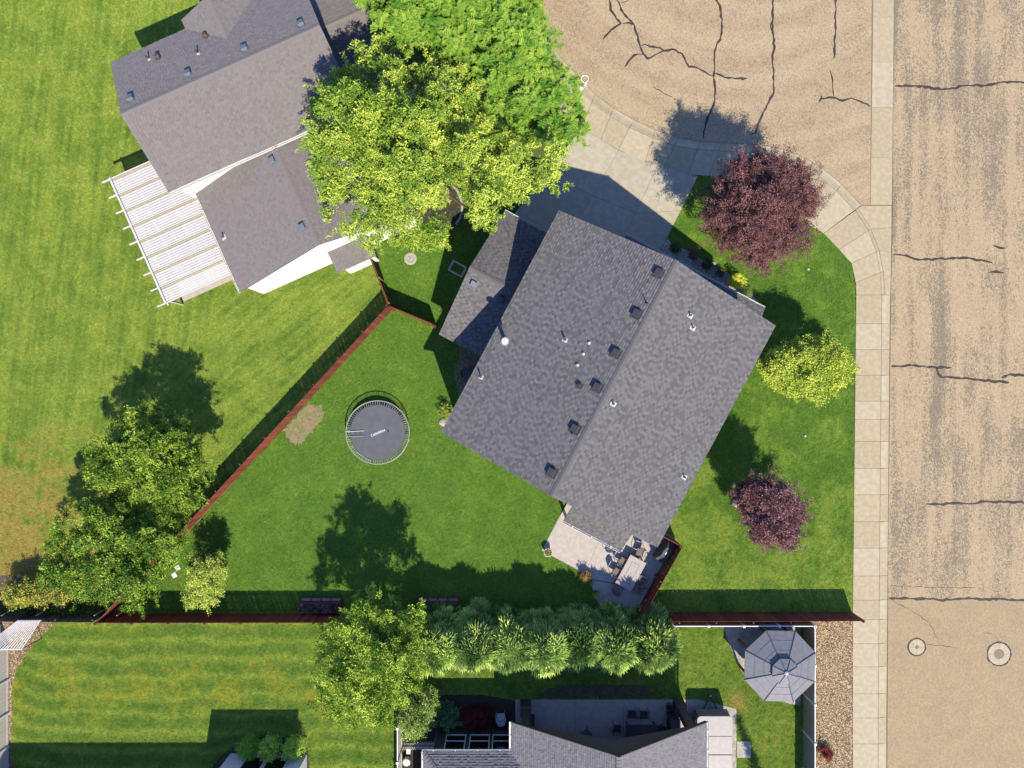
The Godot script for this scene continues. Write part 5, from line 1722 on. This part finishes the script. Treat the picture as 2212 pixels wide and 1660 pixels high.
func trampoline() -> void:
	var h := 0.86
	var c := site(815.5, 934.6, h)
	var t := thing("trampoline", "round grey trampoline with a steel frame and no net", "trampoline", Vector3(c.x, LAWN_Y, c.z))
	h -= LAWN_Y
	var R := 2.1
	var f := Mb.new()
	f.ring(Vector3(0, h, 0), R, 0.032, 72, 8)
	part("frame", f, M.steel, t)
	var m := Mb.new()
	var rm := 1.84
	m.lathe(Vector3(0, h - 0.03, 0), [[rm - 0.05, -0.008], [rm, 0.0], [rm - 0.05, 0.006], [1.2, -0.004], [0.0, -0.012]], 72)
	var mt := part("mat", m, M.tramp_mat, t)
	var rim := Mb.new()
	rim.lathe(Vector3(0, h - 0.028, 0), [[rm, -0.004], [rm, 0.006], [rm - 0.045, 0.009], [rm - 0.045, 0.003]], 72)
	part("hem", rim, M.charcoal, mt)
	var sp := Mb.new()
	sp.tube(Vector3(rm - 0.01, h - 0.02, 0), Vector3(R - 0.02, h - 0.005, 0), 0.017, 0.017, 6)
	var smesh := sp.mesh()
	for i in 80:
		part("spring", smesh, M.steel if i % 9 else M.rust, t, Transform3D(Basis(Vector3.UP, TAU * i / 80 + rnd(-0.006, 0.006)), Vector3.ZERO))
	for i in 4:
		var a := TAU * (i + 0.35) / 4
		var p := []
		for s in [-0.32, 0.32]:
			p.append(Vector3(cos(a + s) * R, h, sin(a + s) * R))
		var lg := Mb.new()
		var d0 := Vector3(p[0].x, 0.03, p[0].z); var d1 := Vector3(p[1].x, 0.03, p[1].z)
		lg.path([p[0], d0, d1, p[1]], 0.025, 8)
		part("leg", lg, M.steel, t)
	# printed name and a small black mark
	var fnt := SystemFont.new()
	fnt.font_names = PackedStringArray(["Droid Sans"])
	fnt.font_weight = 700
	var tx := TextMesh.new()
	tx.text = "CalmMax"
	tx.font = fnt
	tx.font_size = 64
	tx.pixel_size = 0.0036
	tx.depth = 0.002
	var ang := deg_to_rad(24.0)
	part("print", tx, M.flashing, mt, Transform3D(Basis(Vector3.UP, ang) * Basis(Vector3.RIGHT, -PI * 0.5), site(815.5 + 0.6, 934.6 + 1.0, 0.86) - Vector3(c.x, 0, c.z) + Vector3(0, -0.13, 0)))
	var dt := Mb.new()
	dt.lathe(Vector3(0.7, h - 0.03, -0.08), [[0.05, 0.0], [0.06, 0.03], [0.0, 0.07]], 8)
	part("knob", dt, M.black, mt)
	# ladder lying on the mat
	var l := thing("ladder", "short black and white ladder lying across the trampoline mat", "ladder", Vector3(c.x - 1.35, LAWN_Y + h + 0.05, c.z + 0.08), 0.04)
	for s in [-1, 1]:
		var r := Mb.new()
		r.tube(Vector3(-0.75, 0, s * 0.17), Vector3(0.45, -0.03, s * 0.17), 0.022, 0.022, 8)
		part("side_rail", r, M.steel if s > 0 else M.flashing, l)
	for x in [-0.45, -0.12, 0.22]:
		var r := Mb.new()
		r.boxa(Vector3(x, -0.02, 0), Vector3(0.05, 0.02, 0.33))
		part("rung", r, M.charcoal, l)

func gazebo() -> void:
	var c := site(1684.7, 1439.4, 2.3)
	var t := thing("gazebo", "grey octagonal gazebo with two tier panelled roof", "gazebo", Vector3(c.x, WALK_Y, c.z))
	var ri := 2.26 / cos(PI / 8)
	var e := 2.2
	var a0 := PI / 8 + 0.03
	var tilt := func(a: float, r: float, y: float) -> Vector3: return Vector3(cos(a) * r, y, sin(a) * r)
	# lower tier: eight sloped panels, each of three lapped strips
	for i in 8:
		var b0 := a0 + TAU * i / 8; var b1 := a0 + TAU * (i + 1) / 8
		var pan := Mb.new()
		pan.quad(tilt.call(b1, ri, e), tilt.call(b0, ri, e), tilt.call(b0, 0.66, e + 0.68), tilt.call(b1, 0.66, e + 0.68))
		pan.quad(tilt.call(b0, ri, e - 0.03), tilt.call(b1, ri, e - 0.03), tilt.call(b1, 0.66, e + 0.65), tilt.call(b0, 0.66, e + 0.65))
		pan.quad(tilt.call(b1, ri, e - 0.03), tilt.call(b0, ri, e - 0.03), tilt.call(b0, ri, e), tilt.call(b1, ri, e))
		var pp := part("roof_panel", pan, M.gazebo, t)
		for k in [0.33, 0.66]:
			var r0: float = lerpf(ri, 0.66, k)
			var y0: float = e + 0.68 * k
			var sm := Mb.new()
			var p: Vector3 = tilt.call(b0, r0, y0 + 0.008); var q: Vector3 = tilt.call(b1, r0, y0 + 0.008)
			sm.tube(p, q, 0.012, 0.012, 6)
			part("seam", sm, M.gazebo, pp)
		var rib := Mb.new()
		rib.tube(tilt.call(b0, ri + 0.03, e + 0.012), tilt.call(b0, 0.62, e + 0.7), 0.03, 0.03, 6)
		part("rib", rib, M.gazebo_frame, t)
		var lo := Mb.new()
		lo.quad(tilt.call(b1, 0.84, e + 0.8), tilt.call(b0, 0.84, e + 0.8), tilt.call(b0, 0.03, e + 1.08), tilt.call(b1, 0.03, e + 1.08))
		lo.quad(tilt.call(b0, 0.84, e + 0.77), tilt.call(b1, 0.84, e + 0.77), tilt.call(b1, 0.03, e + 1.05), tilt.call(b0, 0.03, e + 1.05))
		lo.quad(tilt.call(b1, 0.84, e + 0.77), tilt.call(b0, 0.84, e + 0.77), tilt.call(b0, 0.84, e + 0.8), tilt.call(b1, 0.84, e + 0.8))
		part("cap_panel", lo, M.gazebo, t)
		var r2 := Mb.new()
		r2.tube(tilt.call(b0, 0.88, e + 0.8), tilt.call(b0, 0.05, e + 1.1), 0.02, 0.02, 6)
		part("rib", r2, M.gazebo_frame, t)
		# throat between the two tiers
		var th := Mb.new()
		th.quad(tilt.call(b1, 0.64, e + 0.66), tilt.call(b0, 0.64, e + 0.66), tilt.call(b0, 0.64, e + 0.86), tilt.call(b1, 0.64, e + 0.86))
		part("vent_screen", th, M.black, t)
		var po := Mb.new()
		po.boxa(tilt.call(b0, ri - 0.35, 1.05), Vector3(0.14, 2.15, 0.14), -b0)
		part("post", po, M.timber, t)
		var bm := Mb.new()
		var p0: Vector3 = tilt.call(b0, ri - 0.35, 2.0); var p1: Vector3 = tilt.call(b1, ri - 0.35, 2.0)
		bm.tube(p0, p1, 0.07, 0.07, 6)
		part("beam", bm, M.timber, t)
	var fi := Mb.new()
	fi.lathe(Vector3(0, e + 1.06, 0), [[0.12, 0.0], [0.13, 0.05], [0.06, 0.1], [0.0, 0.12]], 16)
	part("finial", fi, M.galv, t)
	# its concrete pad
	var pad := Mb.new()
	pad.prism(plans([[1558, 1345], [1728, 1345], [1728, 1522], [1705, 1520], [1665, 1502], [1628, 1478], [1602, 1452], [1580, 1405]]), 0.0, WALK_Y)
	struct("gazebo_pad", pad, M.patio)
	var tb := thing("round_table", "round brown table half under the gazebo roof", "table", Vector3(plan(1657, 1369).x, WALK_Y, plan(1657, 1369).y))
	var d := Mb.new()
	d.lathe(Vector3(0, 0.68, 0), [[0.0, 0.0], [0.5, 0.0], [0.52, 0.03], [0.5, 0.05], [0.0, 0.05]], 28)
	part("top", d, M.rust, tb)
	var lg := Mb.new()
	lg.lathe(Vector3.ZERO, [[0.3, 0.0], [0.28, 0.04], [0.05, 0.08], [0.05, 0.68]], 14)
	part("pedestal", lg, M.charcoal, tb)

func mailbox() -> void:
	var p := plan(1247, 211)
	var t := thing("mailbox", "white mailbox on a post at the curved kerb", "mailbox", Vector3(p.x, WALK_Y, p.y), 0.75)
	var po := Mb.new()
	po.soft(Transform3D(Basis(), Vector3(0, 0.62, 0)), Vector3(0.12, 1.24, 0.12), 0.02)
	po.boxa(Vector3(0.18, 0.86, 0), Vector3(0.5, 0.09, 0.09))
	part("post", po, M.white_paint, t)
	var b := Mb.new()
	for i in 8:
		var a0 := PI * i / 8; var a1 := PI * (i + 1) / 8
		var q0 := Vector3(0, 1.05 + sin(a0) * 0.11, cos(a0) * 0.11); var q1 := Vector3(0, 1.05 + sin(a1) * 0.11, cos(a1) * 0.11)
		b.quad(q0 + Vector3(0.62, 0, 0), q1 + Vector3(0.62, 0, 0), q1 + Vector3(0.02, 0, 0), q0 + Vector3(0.02, 0, 0))
		b.tri(Vector3(0.62, 1.05, 0), q1 + Vector3(0.62, 0, 0), q0 + Vector3(0.62, 0, 0))
		b.tri(Vector3(0.02, 1.05, 0), q0 + Vector3(0.02, 0, 0), q1 + Vector3(0.02, 0, 0))
	b.boxa(Vector3(0.32, 0.98, 0), Vector3(0.6, 0.14, 0.22))
	part("box", b, M.white_paint, t)
	var fl := Mb.new()
	fl.boxa(Vector3(0.35, 1.1, 0.125), Vector3(0.03, 0.2, 0.01))
	part("flag", fl, M.galv, t)

# ---------------------------------------------------------------- patio of the grey house
func chair(label: String, at: Vector3, turn: float, group: String, m_seat := "sling", m_frame := "charcoal", pale := false) -> Node3D:
	# armchair facing local -z
	var t := thing("patio_chair", label, "chair", at, turn, group)
	var s := Mb.new()
	s.soft(Transform3D(Basis(Vector3.RIGHT, 0.04), Vector3(0, 0.42, 0)), Vector3(0.5, 0.05, 0.5), 0.015)
	part("seat", s, M[m_seat], t)
	var b := Mb.new()
	var n := 6
	for i in n:
		var a0 := lerpf(-1.0, 1.0, float(i) / n); var a1 := lerpf(-1.0, 1.0, float(i + 1) / n)
		var p0 := Vector3(sin(a0) * 0.3, 0.45, 0.08 + cos(a0) * 0.22); var p1 := Vector3(sin(a1) * 0.3, 0.45, 0.08 + cos(a1) * 0.22)
		var u := Vector3(0, 0.46, 0.1)
		b.quad(p1, p0, p0 + u, p1 + u)
		b.quad(p0 - Vector3(0, 0, 0.02), p1 - Vector3(0, 0, 0.02), p1 + u - Vector3(0, 0, 0.02), p0 + u - Vector3(0, 0, 0.02))
	part("backrest", b, M[m_seat], t)
	var fr := Mb.new()
	var arc := []
	for i in 9:
		var a := lerpf(-1.35, 1.35, i / 8.0)
		arc.append(Vector3(sin(a) * 0.32, 0.9 - 0.22 * absf(sin(a)), 0.12 + cos(a) * 0.27))
	fr.path(arc, 0.018, 6)
	part("back_rail", fr, M.steel if pale else M[m_frame], t)
	for x in [-0.3, 0.3]:
		var ar := Mb.new()
		ar.tube(Vector3(x, 0.66, 0.18), Vector3(x, 0.64, -0.22), 0.02, 0.02, 6)
		part("arm", ar, M[m_frame], t)
		for z in [-0.22, 0.26]:
			var lg := Mb.new()
			lg.tube(Vector3(x * 0.95, 0.66, z), Vector3(x, 0.0, z * 1.1), 0.016, 0.014, 6)
			part("leg", lg, M[m_frame], t)
	return t

func pot(label: String, x: float, y: float, r: float, h: float, m: String, c0: Color, c1: Color, flower := Color.BLACK, fh := 0.25) -> void:
	var p := plan(x, y)
	var t := thing("flower_pot", label, "flower pot", Vector3(p.x, WALK_Y, p.y))
	var a := Mb.new()
	a.lathe(Vector3.ZERO, [[r * 0.7, 0.0], [r, h * 0.9], [r * 1.06, h * 0.92], [r * 1.06, h], [r * 0.92, h], [r * 0.9, h - 0.05]], 20)
	part("pot", a, M[m], t)
	var s := Mb.new()
	s.lathe(Vector3(0, h - 0.06, 0), [[r * 0.9, 0.0], [r * 0.5, 0.02], [0.0, 0.02]], 16)
	part("soil", s, M.mulch, t)
	var ts := []
	var cs := []
	shell(ts, cs, Vector3(0, h + fh * 0.3, 0), Vector3(r * 1.1, fh, r * 1.1), 60.0, c0, c1, -0.3, 0.45, 0.3)
	multi("leaves", clump("small"), ts, cs, M.leaf, t)
	if flower != Color.BLACK:
		var fs := []
		var fc := []
		for i in 14:
			var d := rdir()
			d.y = absf(d.y)
			fs.append(Transform3D(Basis(Vector3.UP, rnd(0, TAU)), Vector3(0, h + fh * 0.35, 0) + d * Vector3(r * 1.15, fh * 1.1, r * 1.15)))
			fc.append(flower * rnd(0.7, 1.2))
		multi("blossoms", clump("petal"), fs, fc, M.leaf, t)

func patio_things() -> void:
	var pt := Mb.new()
	var pat := [[1205, 1122], [1170, 1189], [1248, 1231], [1273, 1255], [1287, 1295], [1309, 1328], [1371, 1322], [1462, 1165], [1400, 1130], [1300, 1060], [1240, 1060]]
	pt.prism(plans(pat), -0.05, 0.108)
	var po := struct("patio", pt, M.joint)
	slab(po, plans([[1170, 1189], [1205, 1122], [1240, 1060], [1330, 1085], [1268, 1227], [1260, 1243], [1248, 1231]]), WALK_Y, M.patio, 0.01)
	slab(po, plans([[1260, 1243], [1268, 1227], [1330, 1085], [1400, 1130], [1462, 1165], [1410, 1258], [1402, 1272], [1273, 1250]]), WALK_Y, M.patio, 0.01)
	slab(po, plans([[1273, 1252], [1402, 1274], [1371, 1324], [1309, 1328], [1287, 1295]]), WALK_Y, M.patio, 0.01)
	# dining table
	var cx := 0.0
	var corners := [[1340, 483], [1562, 600], [1360, 985], [1150, 850]]
	var k := func(x: float, y: float, h: float) -> Vector3: return site((1600.0 + x / 4.608) / 1.3884, (1560.0 + y / 4.608) / 1.3884, h)
	var a: Vector3 = k.call(1340, 483, 0.74); var b: Vector3 = k.call(1562, 602, 0.74); var c: Vector3 = k.call(1345, 990, 0.74)
	var d: Vector3 = k.call(1140, 865, 0.74)
	var mid := (a + b + c + d) * 0.25
	var lng := (c - b).length()
	var wid := (b - a).length()
	var turn := atan2(-(b - a).z, (b - a).x)
	var t := thing("dining_table", "pale rectangular patio table with a dark inlaid border", "table", Vector3(mid.x, WALK_Y, mid.z), turn)
	var tm := Mb.new()
	tm.soft(Transform3D(Basis(), Vector3(0, 0.60, 0)), Vector3(wid, 0.05, lng), 0.012)
	part("table_top", tm, M.table, t)
	var inl := Mb.new()
	for s in [-1, 1]:
		inl.boxa(Vector3(s * wid * 0.22, 0.626, 0), Vector3(0.025, 0.004, lng * 0.66))
		inl.boxa(Vector3(0, 0.626, s * lng * 0.33), Vector3(wid * 0.44 + 0.025, 0.004, 0.025))
	part("inlay", inl, M.table_line, t)
	var hole := Mb.new()
	hole.lathe(Vector3(0, 0.622, 0.05), [[0.03, 0.0], [0.03, 0.006], [0.0, 0.006]], 12)
	part("umbrella_hole", hole, M.black, t)
	for sx in [-1, 1]:
		for sz in [-1, 1]:
			var lg := Mb.new()
			lg.boxa(Vector3(sx * (wid * 0.5 - 0.1), 0.29, sz * (lng * 0.5 - 0.14)), Vector3(0.08, 0.58, 0.08))
			part("leg", lg, M.charcoal, t)
	var cg := "chairs around the pale patio table"
	var tx := Transform3D(Basis(Vector3.UP, turn), Vector3(mid.x, WALK_Y, mid.z))
	chair("patio chair at the house end of the pale table, pulled out", tx * Vector3(-0.05, 0, -lng * 0.5 - 0.42), turn + PI + 0.15, cg, "sling", "charcoal", true)
	chair("patio chair at the hedge end of the pale table", tx * Vector3(-0.25, 0, lng * 0.5 + 0.3), turn + 0.1, cg, "sling", "charcoal")
	chair("patio chair on the lawn side of the pale table, nearer the house", tx * Vector3(-wid * 0.5 - 0.2, 0, -0.35), turn - PI * 0.5, cg, "sling", "charcoal", true)
	chair("patio chair on the lawn side of the pale table, nearer the hedge", tx * Vector3(-wid * 0.5 - 0.22, 0, 0.45), turn - PI * 0.5, cg, "sling", "charcoal", true)
	chair("patio chair on the red screen side of the pale table, nearer the house", tx * Vector3(wid * 0.5 + 0.2, 0, 0.1), turn + PI * 0.5, cg, "sling", "charcoal", true)
	chair("patio chair on the red screen side of the pale table, nearer the hedge", tx * Vector3(wid * 0.5 + 0.2, 0, 0.75), turn + PI * 0.5, cg, "sling", "charcoal", true)
	chair("white folding chair leaning by the sliding door under the roof edge", Vector3(plan(1313, 1174).x, WALK_Y, plan(1313, 1174).y), turn + 0.4, "", "flashing", "white_paint", true)
	# grill under a black cover
	var gp: Vector3 = k.call(1830, 445, 0.9)
	var g := thing("grill", "barbecue grill under a fitted black cover by the red screen", "grill", Vector3(gp.x, WALK_Y, gp.z), turn - 0.15)
	var gm := Mb.new()
	var lowp := []; var midp := []; var topp := []
	for q in [[-0.34, -0.75], [0.34, -0.75], [0.4, -0.2], [0.34, 0.75], [-0.34, 0.75], [-0.4, 0.2]]:
		lowp.append(Vector3(q[0], 0.02, q[1])); midp.append(Vector3(q[0] * 0.95, 0.82, q[1]))
		topp.append(Vector3(q[0] * 0.62, 1.08, q[1] * 0.42))
	for i in 6:
		var j := (i + 1) % 6
		gm.quad(lowp[j], lowp[i], midp[i], midp[j])
		gm.quad(midp[j], midp[i], topp[i], topp[j])
	gm.quad(topp[0], topp[5], topp[4], topp[1]); gm.quad(topp[1], topp[4], topp[3], topp[2])
	part("cover", gm, M.charcoal, g)
	var lb := Mb.new()
	lb.boxa(Vector3(-0.02, 1.085, 0.05), Vector3(0.09, 0.01, 0.2), 0.2)
	part("badge", lb, M.flashing, g)
	# pots round the patio edge
	var gr0 := Color(0.06, 0.12, 0.02); var gr1 := Color(0.25, 0.30, 0.06)
	pot("white rimmed pot at the outer corner of the sunny patio", 1183, 1190, 0.27, 0.5, "pot_white", Color(0.1, 0.12, 0.03), Color(0.3, 0.28, 0.08), Color.BLACK, 0.1)
	pot("pot of red and yellow flowers at the patio's shadow line", 1263, 1240, 0.3, 0.45, "terracotta", gr0, gr1, Color(0.22, 0.012, 0.03), 0.3)
	pot("small pot of light green leaves next to the red flowers", 1273, 1255, 0.17, 0.3, "terracotta", gr0, Color(0.36, 0.40, 0.08), Color.BLACK, 0.2)
	pot("pot with a green bush in the shaded patio edge", 1287, 1279, 0.24, 0.35, "pot_green", gr0, gr1, Color.BLACK, 0.32)
	pot("dark pot with a tall plant beside the hedge on the patio", 1299, 1312, 0.26, 0.4, "pot_green", Color(0.03, 0.07, 0.02), Color(0.12, 0.19, 0.05), Color.BLACK, 0.5)

# ---------------------------------------------------------------- neighbours' yards
func neighbour_things() -> void:
	var pm := Mb.new()
	pm.prism(plans([[1113, 1510], [1508, 1510], [1590, 1530], [1590, 1900], [1113, 1900]]), -0.05, 0.105)
	var po := struct("shaded_patio", pm, M.joint)
	var xs := [1113, 1242, 1346, 1470]
	for i in 3:
		slab(po, plans([[xs[i], 1510], [xs[i + 1], 1510], [xs[i + 1], 1640], [xs[i], 1640]]), WALK_Y, M.patio, 0.012)
		slab(po, plans([[xs[i], 1641], [xs[i + 1], 1641], [xs[i + 1], 1760], [xs[i], 1760]]), WALK_Y, M.patio, 0.012)
	slab(po, plans([[1470, 1510], [1508, 1510], [1590, 1530], [1590, 1900], [1470, 1900]]), WALK_Y, M.patio, 0.012)
	var at := func(x: float, y: float, h := 0.0) -> Vector3: return Vector3(plan(x, y, h).x, WALK_Y, plan(x, y, h).y)
	# dark patio set
	var t := thing("dining_table", "black rectangular table in the shade of the gable roof", "table", at.call(1381, 1572))
	var tm := Mb.new()
	tm.soft(Transform3D(Basis(), Vector3(0, 0.7, 0)), Vector3(2.1, 0.05, 1.15), 0.02)
	part("table_top", tm, M.charcoal, t)
	for s in [-1, 1]:
		for q in [-1, 1]:
			var lg := Mb.new()
			lg.boxa(Vector3(s * 0.9, 0.34, q * 0.45), Vector3(0.08, 0.68, 0.08))
			part("leg", lg, M.charcoal, t)
	chair("dark patio chair above the black table, nearer the round chair", at.call(1362, 1536), PI, "chairs at the black table", "trim_dark", "charcoal")
	chair("dark patio chair above the black table, nearer the wide column", at.call(1388, 1537), PI, "chairs at the black table", "trim_dark", "charcoal")
	chair("dark patio chair at the black table's end facing the round chair", at.call(1330, 1566), -PI * 0.5, "chairs at the black table", "trim_dark", "charcoal", true)
	chair("dark patio chair at the black table's end by the wide column", at.call(1424, 1566), PI * 0.5 + 0.4, "chairs at the black table", "trim_dark", "charcoal", true)
	chair("pale rimmed round chair alone on the shaded patio", at.call(1264, 1577), 0.6, "", "sling", "charcoal", true)
	pot("round dark pot standing by the wide column", 1443, 1521, 0.22, 0.4, "pot_green", Color(0.02, 0.03, 0.02), Color(0.05, 0.08, 0.03), Color.BLACK, 0.05)
	var cb := thing("storage_cabinet", "tall dark cabinet between table and wide column", "cabinet", at.call(1449, 1555))
	var cm := Mb.new()
	cm.soft(Transform3D(Basis(), Vector3(0, 0.6, 0)), Vector3(0.6, 1.2, 1.3), 0.03)
	part("body", cm, M.charcoal, cb)
	var cd := Mb.new()
	cd.boxa(Vector3(0, 1.21, 0), Vector3(0.64, 0.03, 1.34))
	part("lid", cd, M.trim_dark, cb)
	var db := thing("deck_box", "small black deck box by the wide column nearest the shaded bed", "box", at.call(1148, 1553))
	var d1 := Mb.new()
	d1.soft(Transform3D(Basis(), Vector3(0, 0.3, 0)), Vector3(0.38, 0.6, 0.75), 0.03)
	part("body", d1, M.trim_dark, db)
	var d2 := Mb.new()
	d2.soft(Transform3D(Basis(), Vector3(0, 0.63, 0)), Vector3(0.42, 0.06, 0.79), 0.02)
	part("lid", d2, M.charcoal, db)
	chair("silver framed lounge chair in the shaded bed", Vector3(plan(1082, 1542).x, 0.09, plan(1082, 1542).y), 0.1, "", "galv", "white_paint", true)
	camper()
	arbor()
	# picket gate and bits behind the white vinyl fence
	var gt := thing("picket_gate", "low white picket gate joining vinyl fence and house wing", "gate", Vector3(plan(873, 1600).x, 0.09, plan(873, 1600).y))
	var gr := Mb.new()
	gr.boxa(Vector3(1.15, 0.35, 0), Vector3(2.3, 0.06, 0.04))
	gr.boxa(Vector3(1.15, 0.85, 0), Vector3(2.3, 0.06, 0.04))
	part("rails", gr, M.white_paint, gt)
	var pk := Mb.new()
	pk.boxa(Vector3(0, 0.52, 0.03), Vector3(0.07, 1.0, 0.02))
	var pmesh := pk.mesh()
	for i in 19:
		part("picket", pmesh, M.white_paint, gt, Transform3D(Basis(), Vector3(0.06 + i * 0.121, 0, 0)))
	var dk := thing("white_drum", "white round drum on the ground behind the white vinyl fence", "drum", Vector3(plan(880, 1640).x, 0.09, plan(880, 1640).y))
	var dm := Mb.new()
	dm.lathe(Vector3.ZERO, [[0.24, 0.0], [0.26, 0.35], [0.24, 0.4], [0.0, 0.44]], 22)
	part("drum", dm, M.flashing, dk)
	var bx := thing("utility_box", "white utility box beside the picket gate", "box", Vector3(plan(885, 1612).x, 0.09, plan(885, 1612).y))
	var bm := Mb.new()
	bm.soft(Transform3D(Basis(), Vector3(0, 0.3, 0)), Vector3(0.26, 0.6, 0.4), 0.03)
	part("body", bm, M.white_paint, bx)
	# concrete pad with box on the side lawn
	var pad := Mb.new()
	pad.boxa(site(1606, 1618) + Vector3(0, 0.08, 0), Vector3(0.92, 0.1, 1.1))
	struct("utility_pad", pad, M.patio)

func camper() -> void:
	var t := thing("camper_trailer", "folded camper trailer with pale roof and dark front by the patio house", "trailer", Vector3(13.25, WALK_Y, 21.7))
	var w := 2.3
	var body := Mb.new()
	body.boxa(Vector3(0, 0.75, 3.2), Vector3(w - 0.14, 0.9, 6.2))
	part("body", body, M.siding_brown, t)
	# front lid with rounded corners
	var pts := PackedVector2Array()
	for i in 7:
		var a := PI + PI * 0.5 * i / 6
		pts.append(Vector2(-w * 0.5 + 0.25 + cos(a) * 0.25, 0.25 + sin(a) * 0.25))
	for i in 7:
		var a := -PI * 0.5 + PI * 0.5 * i / 6
		pts.append(Vector2(w * 0.5 - 0.25 + cos(a) * 0.25, 0.25 + sin(a) * 0.25))
	pts.append(Vector2(w * 0.5, 1.28)); pts.append(Vector2(-w * 0.5, 1.28))
	var lid := Mb.new()
	lid.prism(pts, 1.2, 1.42)
	part("front_lid", lid, M.camper, t)
	for k in [[1.31, 2.5], [2.53, 6.4]]:
		var l := Mb.new()
		l.soft(Transform3D(Basis(), Vector3(0, 1.31, (k[0] + k[1]) * 0.5)), Vector3(w, 0.2, k[1] - k[0]), 0.02)
		part("roof_lid", l, M.camper, t)
	var fr := Mb.new()
	fr.quad(Vector3(w * 0.46, 0.5, -0.05), Vector3(-w * 0.46, 0.5, -0.05), Vector3(-w * 0.46, 1.19, 0.08), Vector3(w * 0.46, 1.19, 0.08))
	part("front_panel", fr, M.brown_lid, t)
	for s in [-1, 1]:
		var wh := thing_part_wheel(t, Vector3(s * (w * 0.5 - 0.15), 0.3, 3.4))
		var cl := Mb.new()
		cl.boxa(Vector3(s * (w * 0.5 + 0.03), 1.1, 0.5), Vector3(0.06, 0.2, 0.12))
		part("latch", cl, M.flashing, t)
	var hitch := Mb.new()
	hitch.tube(Vector3(0.5, 0.4, 0.1), Vector3(0, 0.38, -0.9), 0.05, 0.05, 8)
	hitch.tube(Vector3(-0.5, 0.4, 0.1), Vector3(0, 0.38, -0.9), 0.05, 0.05, 8)
	part("hitch", hitch, M.charcoal, t)

func thing_part_wheel(t: Node, at: Vector3) -> Node:
	var m := Mb.new()
	m.tube(at - Vector3(0.1, 0, 0), at + Vector3(0.1, 0, 0), 0.3, 0.3, 20)
	var o := part("wheel", m, M.black, t)
	var r := Mb.new()
	r.tube(at - Vector3(0.105, 0, 0), at + Vector3(0.105, 0, 0), 0.16, 0.16, 14)
	part("rim", r, M.galv, o)
	return o

func arbor() -> void:
	# slatted white shade frame at the corner of the striped lawn
	var t := thing("shade_arbor", "white slatted shade frame on posts at the corner of the striped lawn", "arbor", Vector3(0, 0.09, 0))
	var h := 1.9
	var n := 15
	for i in n:
		var p := site(lerpf(88, 40, i / 14.0), 1341.0, h)
		var q := site(lerpf(47, -40, i / 14.0), 1403.0, h)
		var s := Mb.new()
		var dd := (q - p).normalized()
		s.box(Transform3D(Basis(dd, Vector3.UP, dd.cross(Vector3.UP)), (p + q) * 0.5), Vector3((q - p).length(), 0.03, 0.05))
		part("slat", s, M.aluminium, t)
	for e in [[site(89, 1341, h), site(38, 1341, h)], [site(49, 1403, h), site(-45, 1403, h)]]:
		var s := Mb.new()
		s.box(Transform3D(Basis(), (e[0] + e[1]) * 0.5 - Vector3(0, 0.06, 0)), Vector3((e[0] - e[1]).length(), 0.08, 0.06))
		part("beam", s, M.white_paint, t)
	for e in [site(89, 1341, h), site(48, 1402, h), site(-30, 1402, h), site(40, 1341, h)]:
		var s := Mb.new()
		s.tube(Vector3(e.x, 0, e.z), Vector3(e.x, h - 0.1, e.z), 0.03, 0.03, 8)
		part("post", s, M.charcoal, t)
	var sx := [40, 112, 234, 281]
	var near := ["nearest the picture's edge", "second along from the picture's edge", "third along under the corner tree", "nearest the red fence corner"]
	for i in 4:
		var p := plan(sx[i], 1312)
		var k := thing("garden_stake", "thin white garden stake behind the dark fence, %s" % near[i], "stake", Vector3(p.x, 0.08, p.y), 0.0, "white garden stakes")
		var m := Mb.new()
		m.tube(Vector3.ZERO, Vector3(0.02, 1.5, 0.03), 0.03, 0.025, 8)
		part("rod", m, M.white_paint, k)
		var c := Mb.new()
		c.tube(Vector3(0.02, 1.48, 0.03), Vector3(0.02, 1.53, 0.03), 0.04, 0.03, 8)
		part("tip", c, M.galv, k)
	for i in 5:
		shrub("vine_shrub", ["dark low shrub at the picture's edge by the dark fence", "dark low shrub below the yellow flecked shrub", "dark low shrub between the white stakes", "dark low shrub under the corner tree by the dark fence", "dark low shrub at the red fence corner"][i], Vector3(plan([4, 62, 122, 172, 214][i], 1317).x, 0.08, plan(0, 1317).y), Vector3(0.85, 0.55, 0.5), "small", "leaf", Color(0.03, 0.07, 0.015), Color(0.10, 0.16, 0.03), 16.0, "dark shrubs along the dark fence")
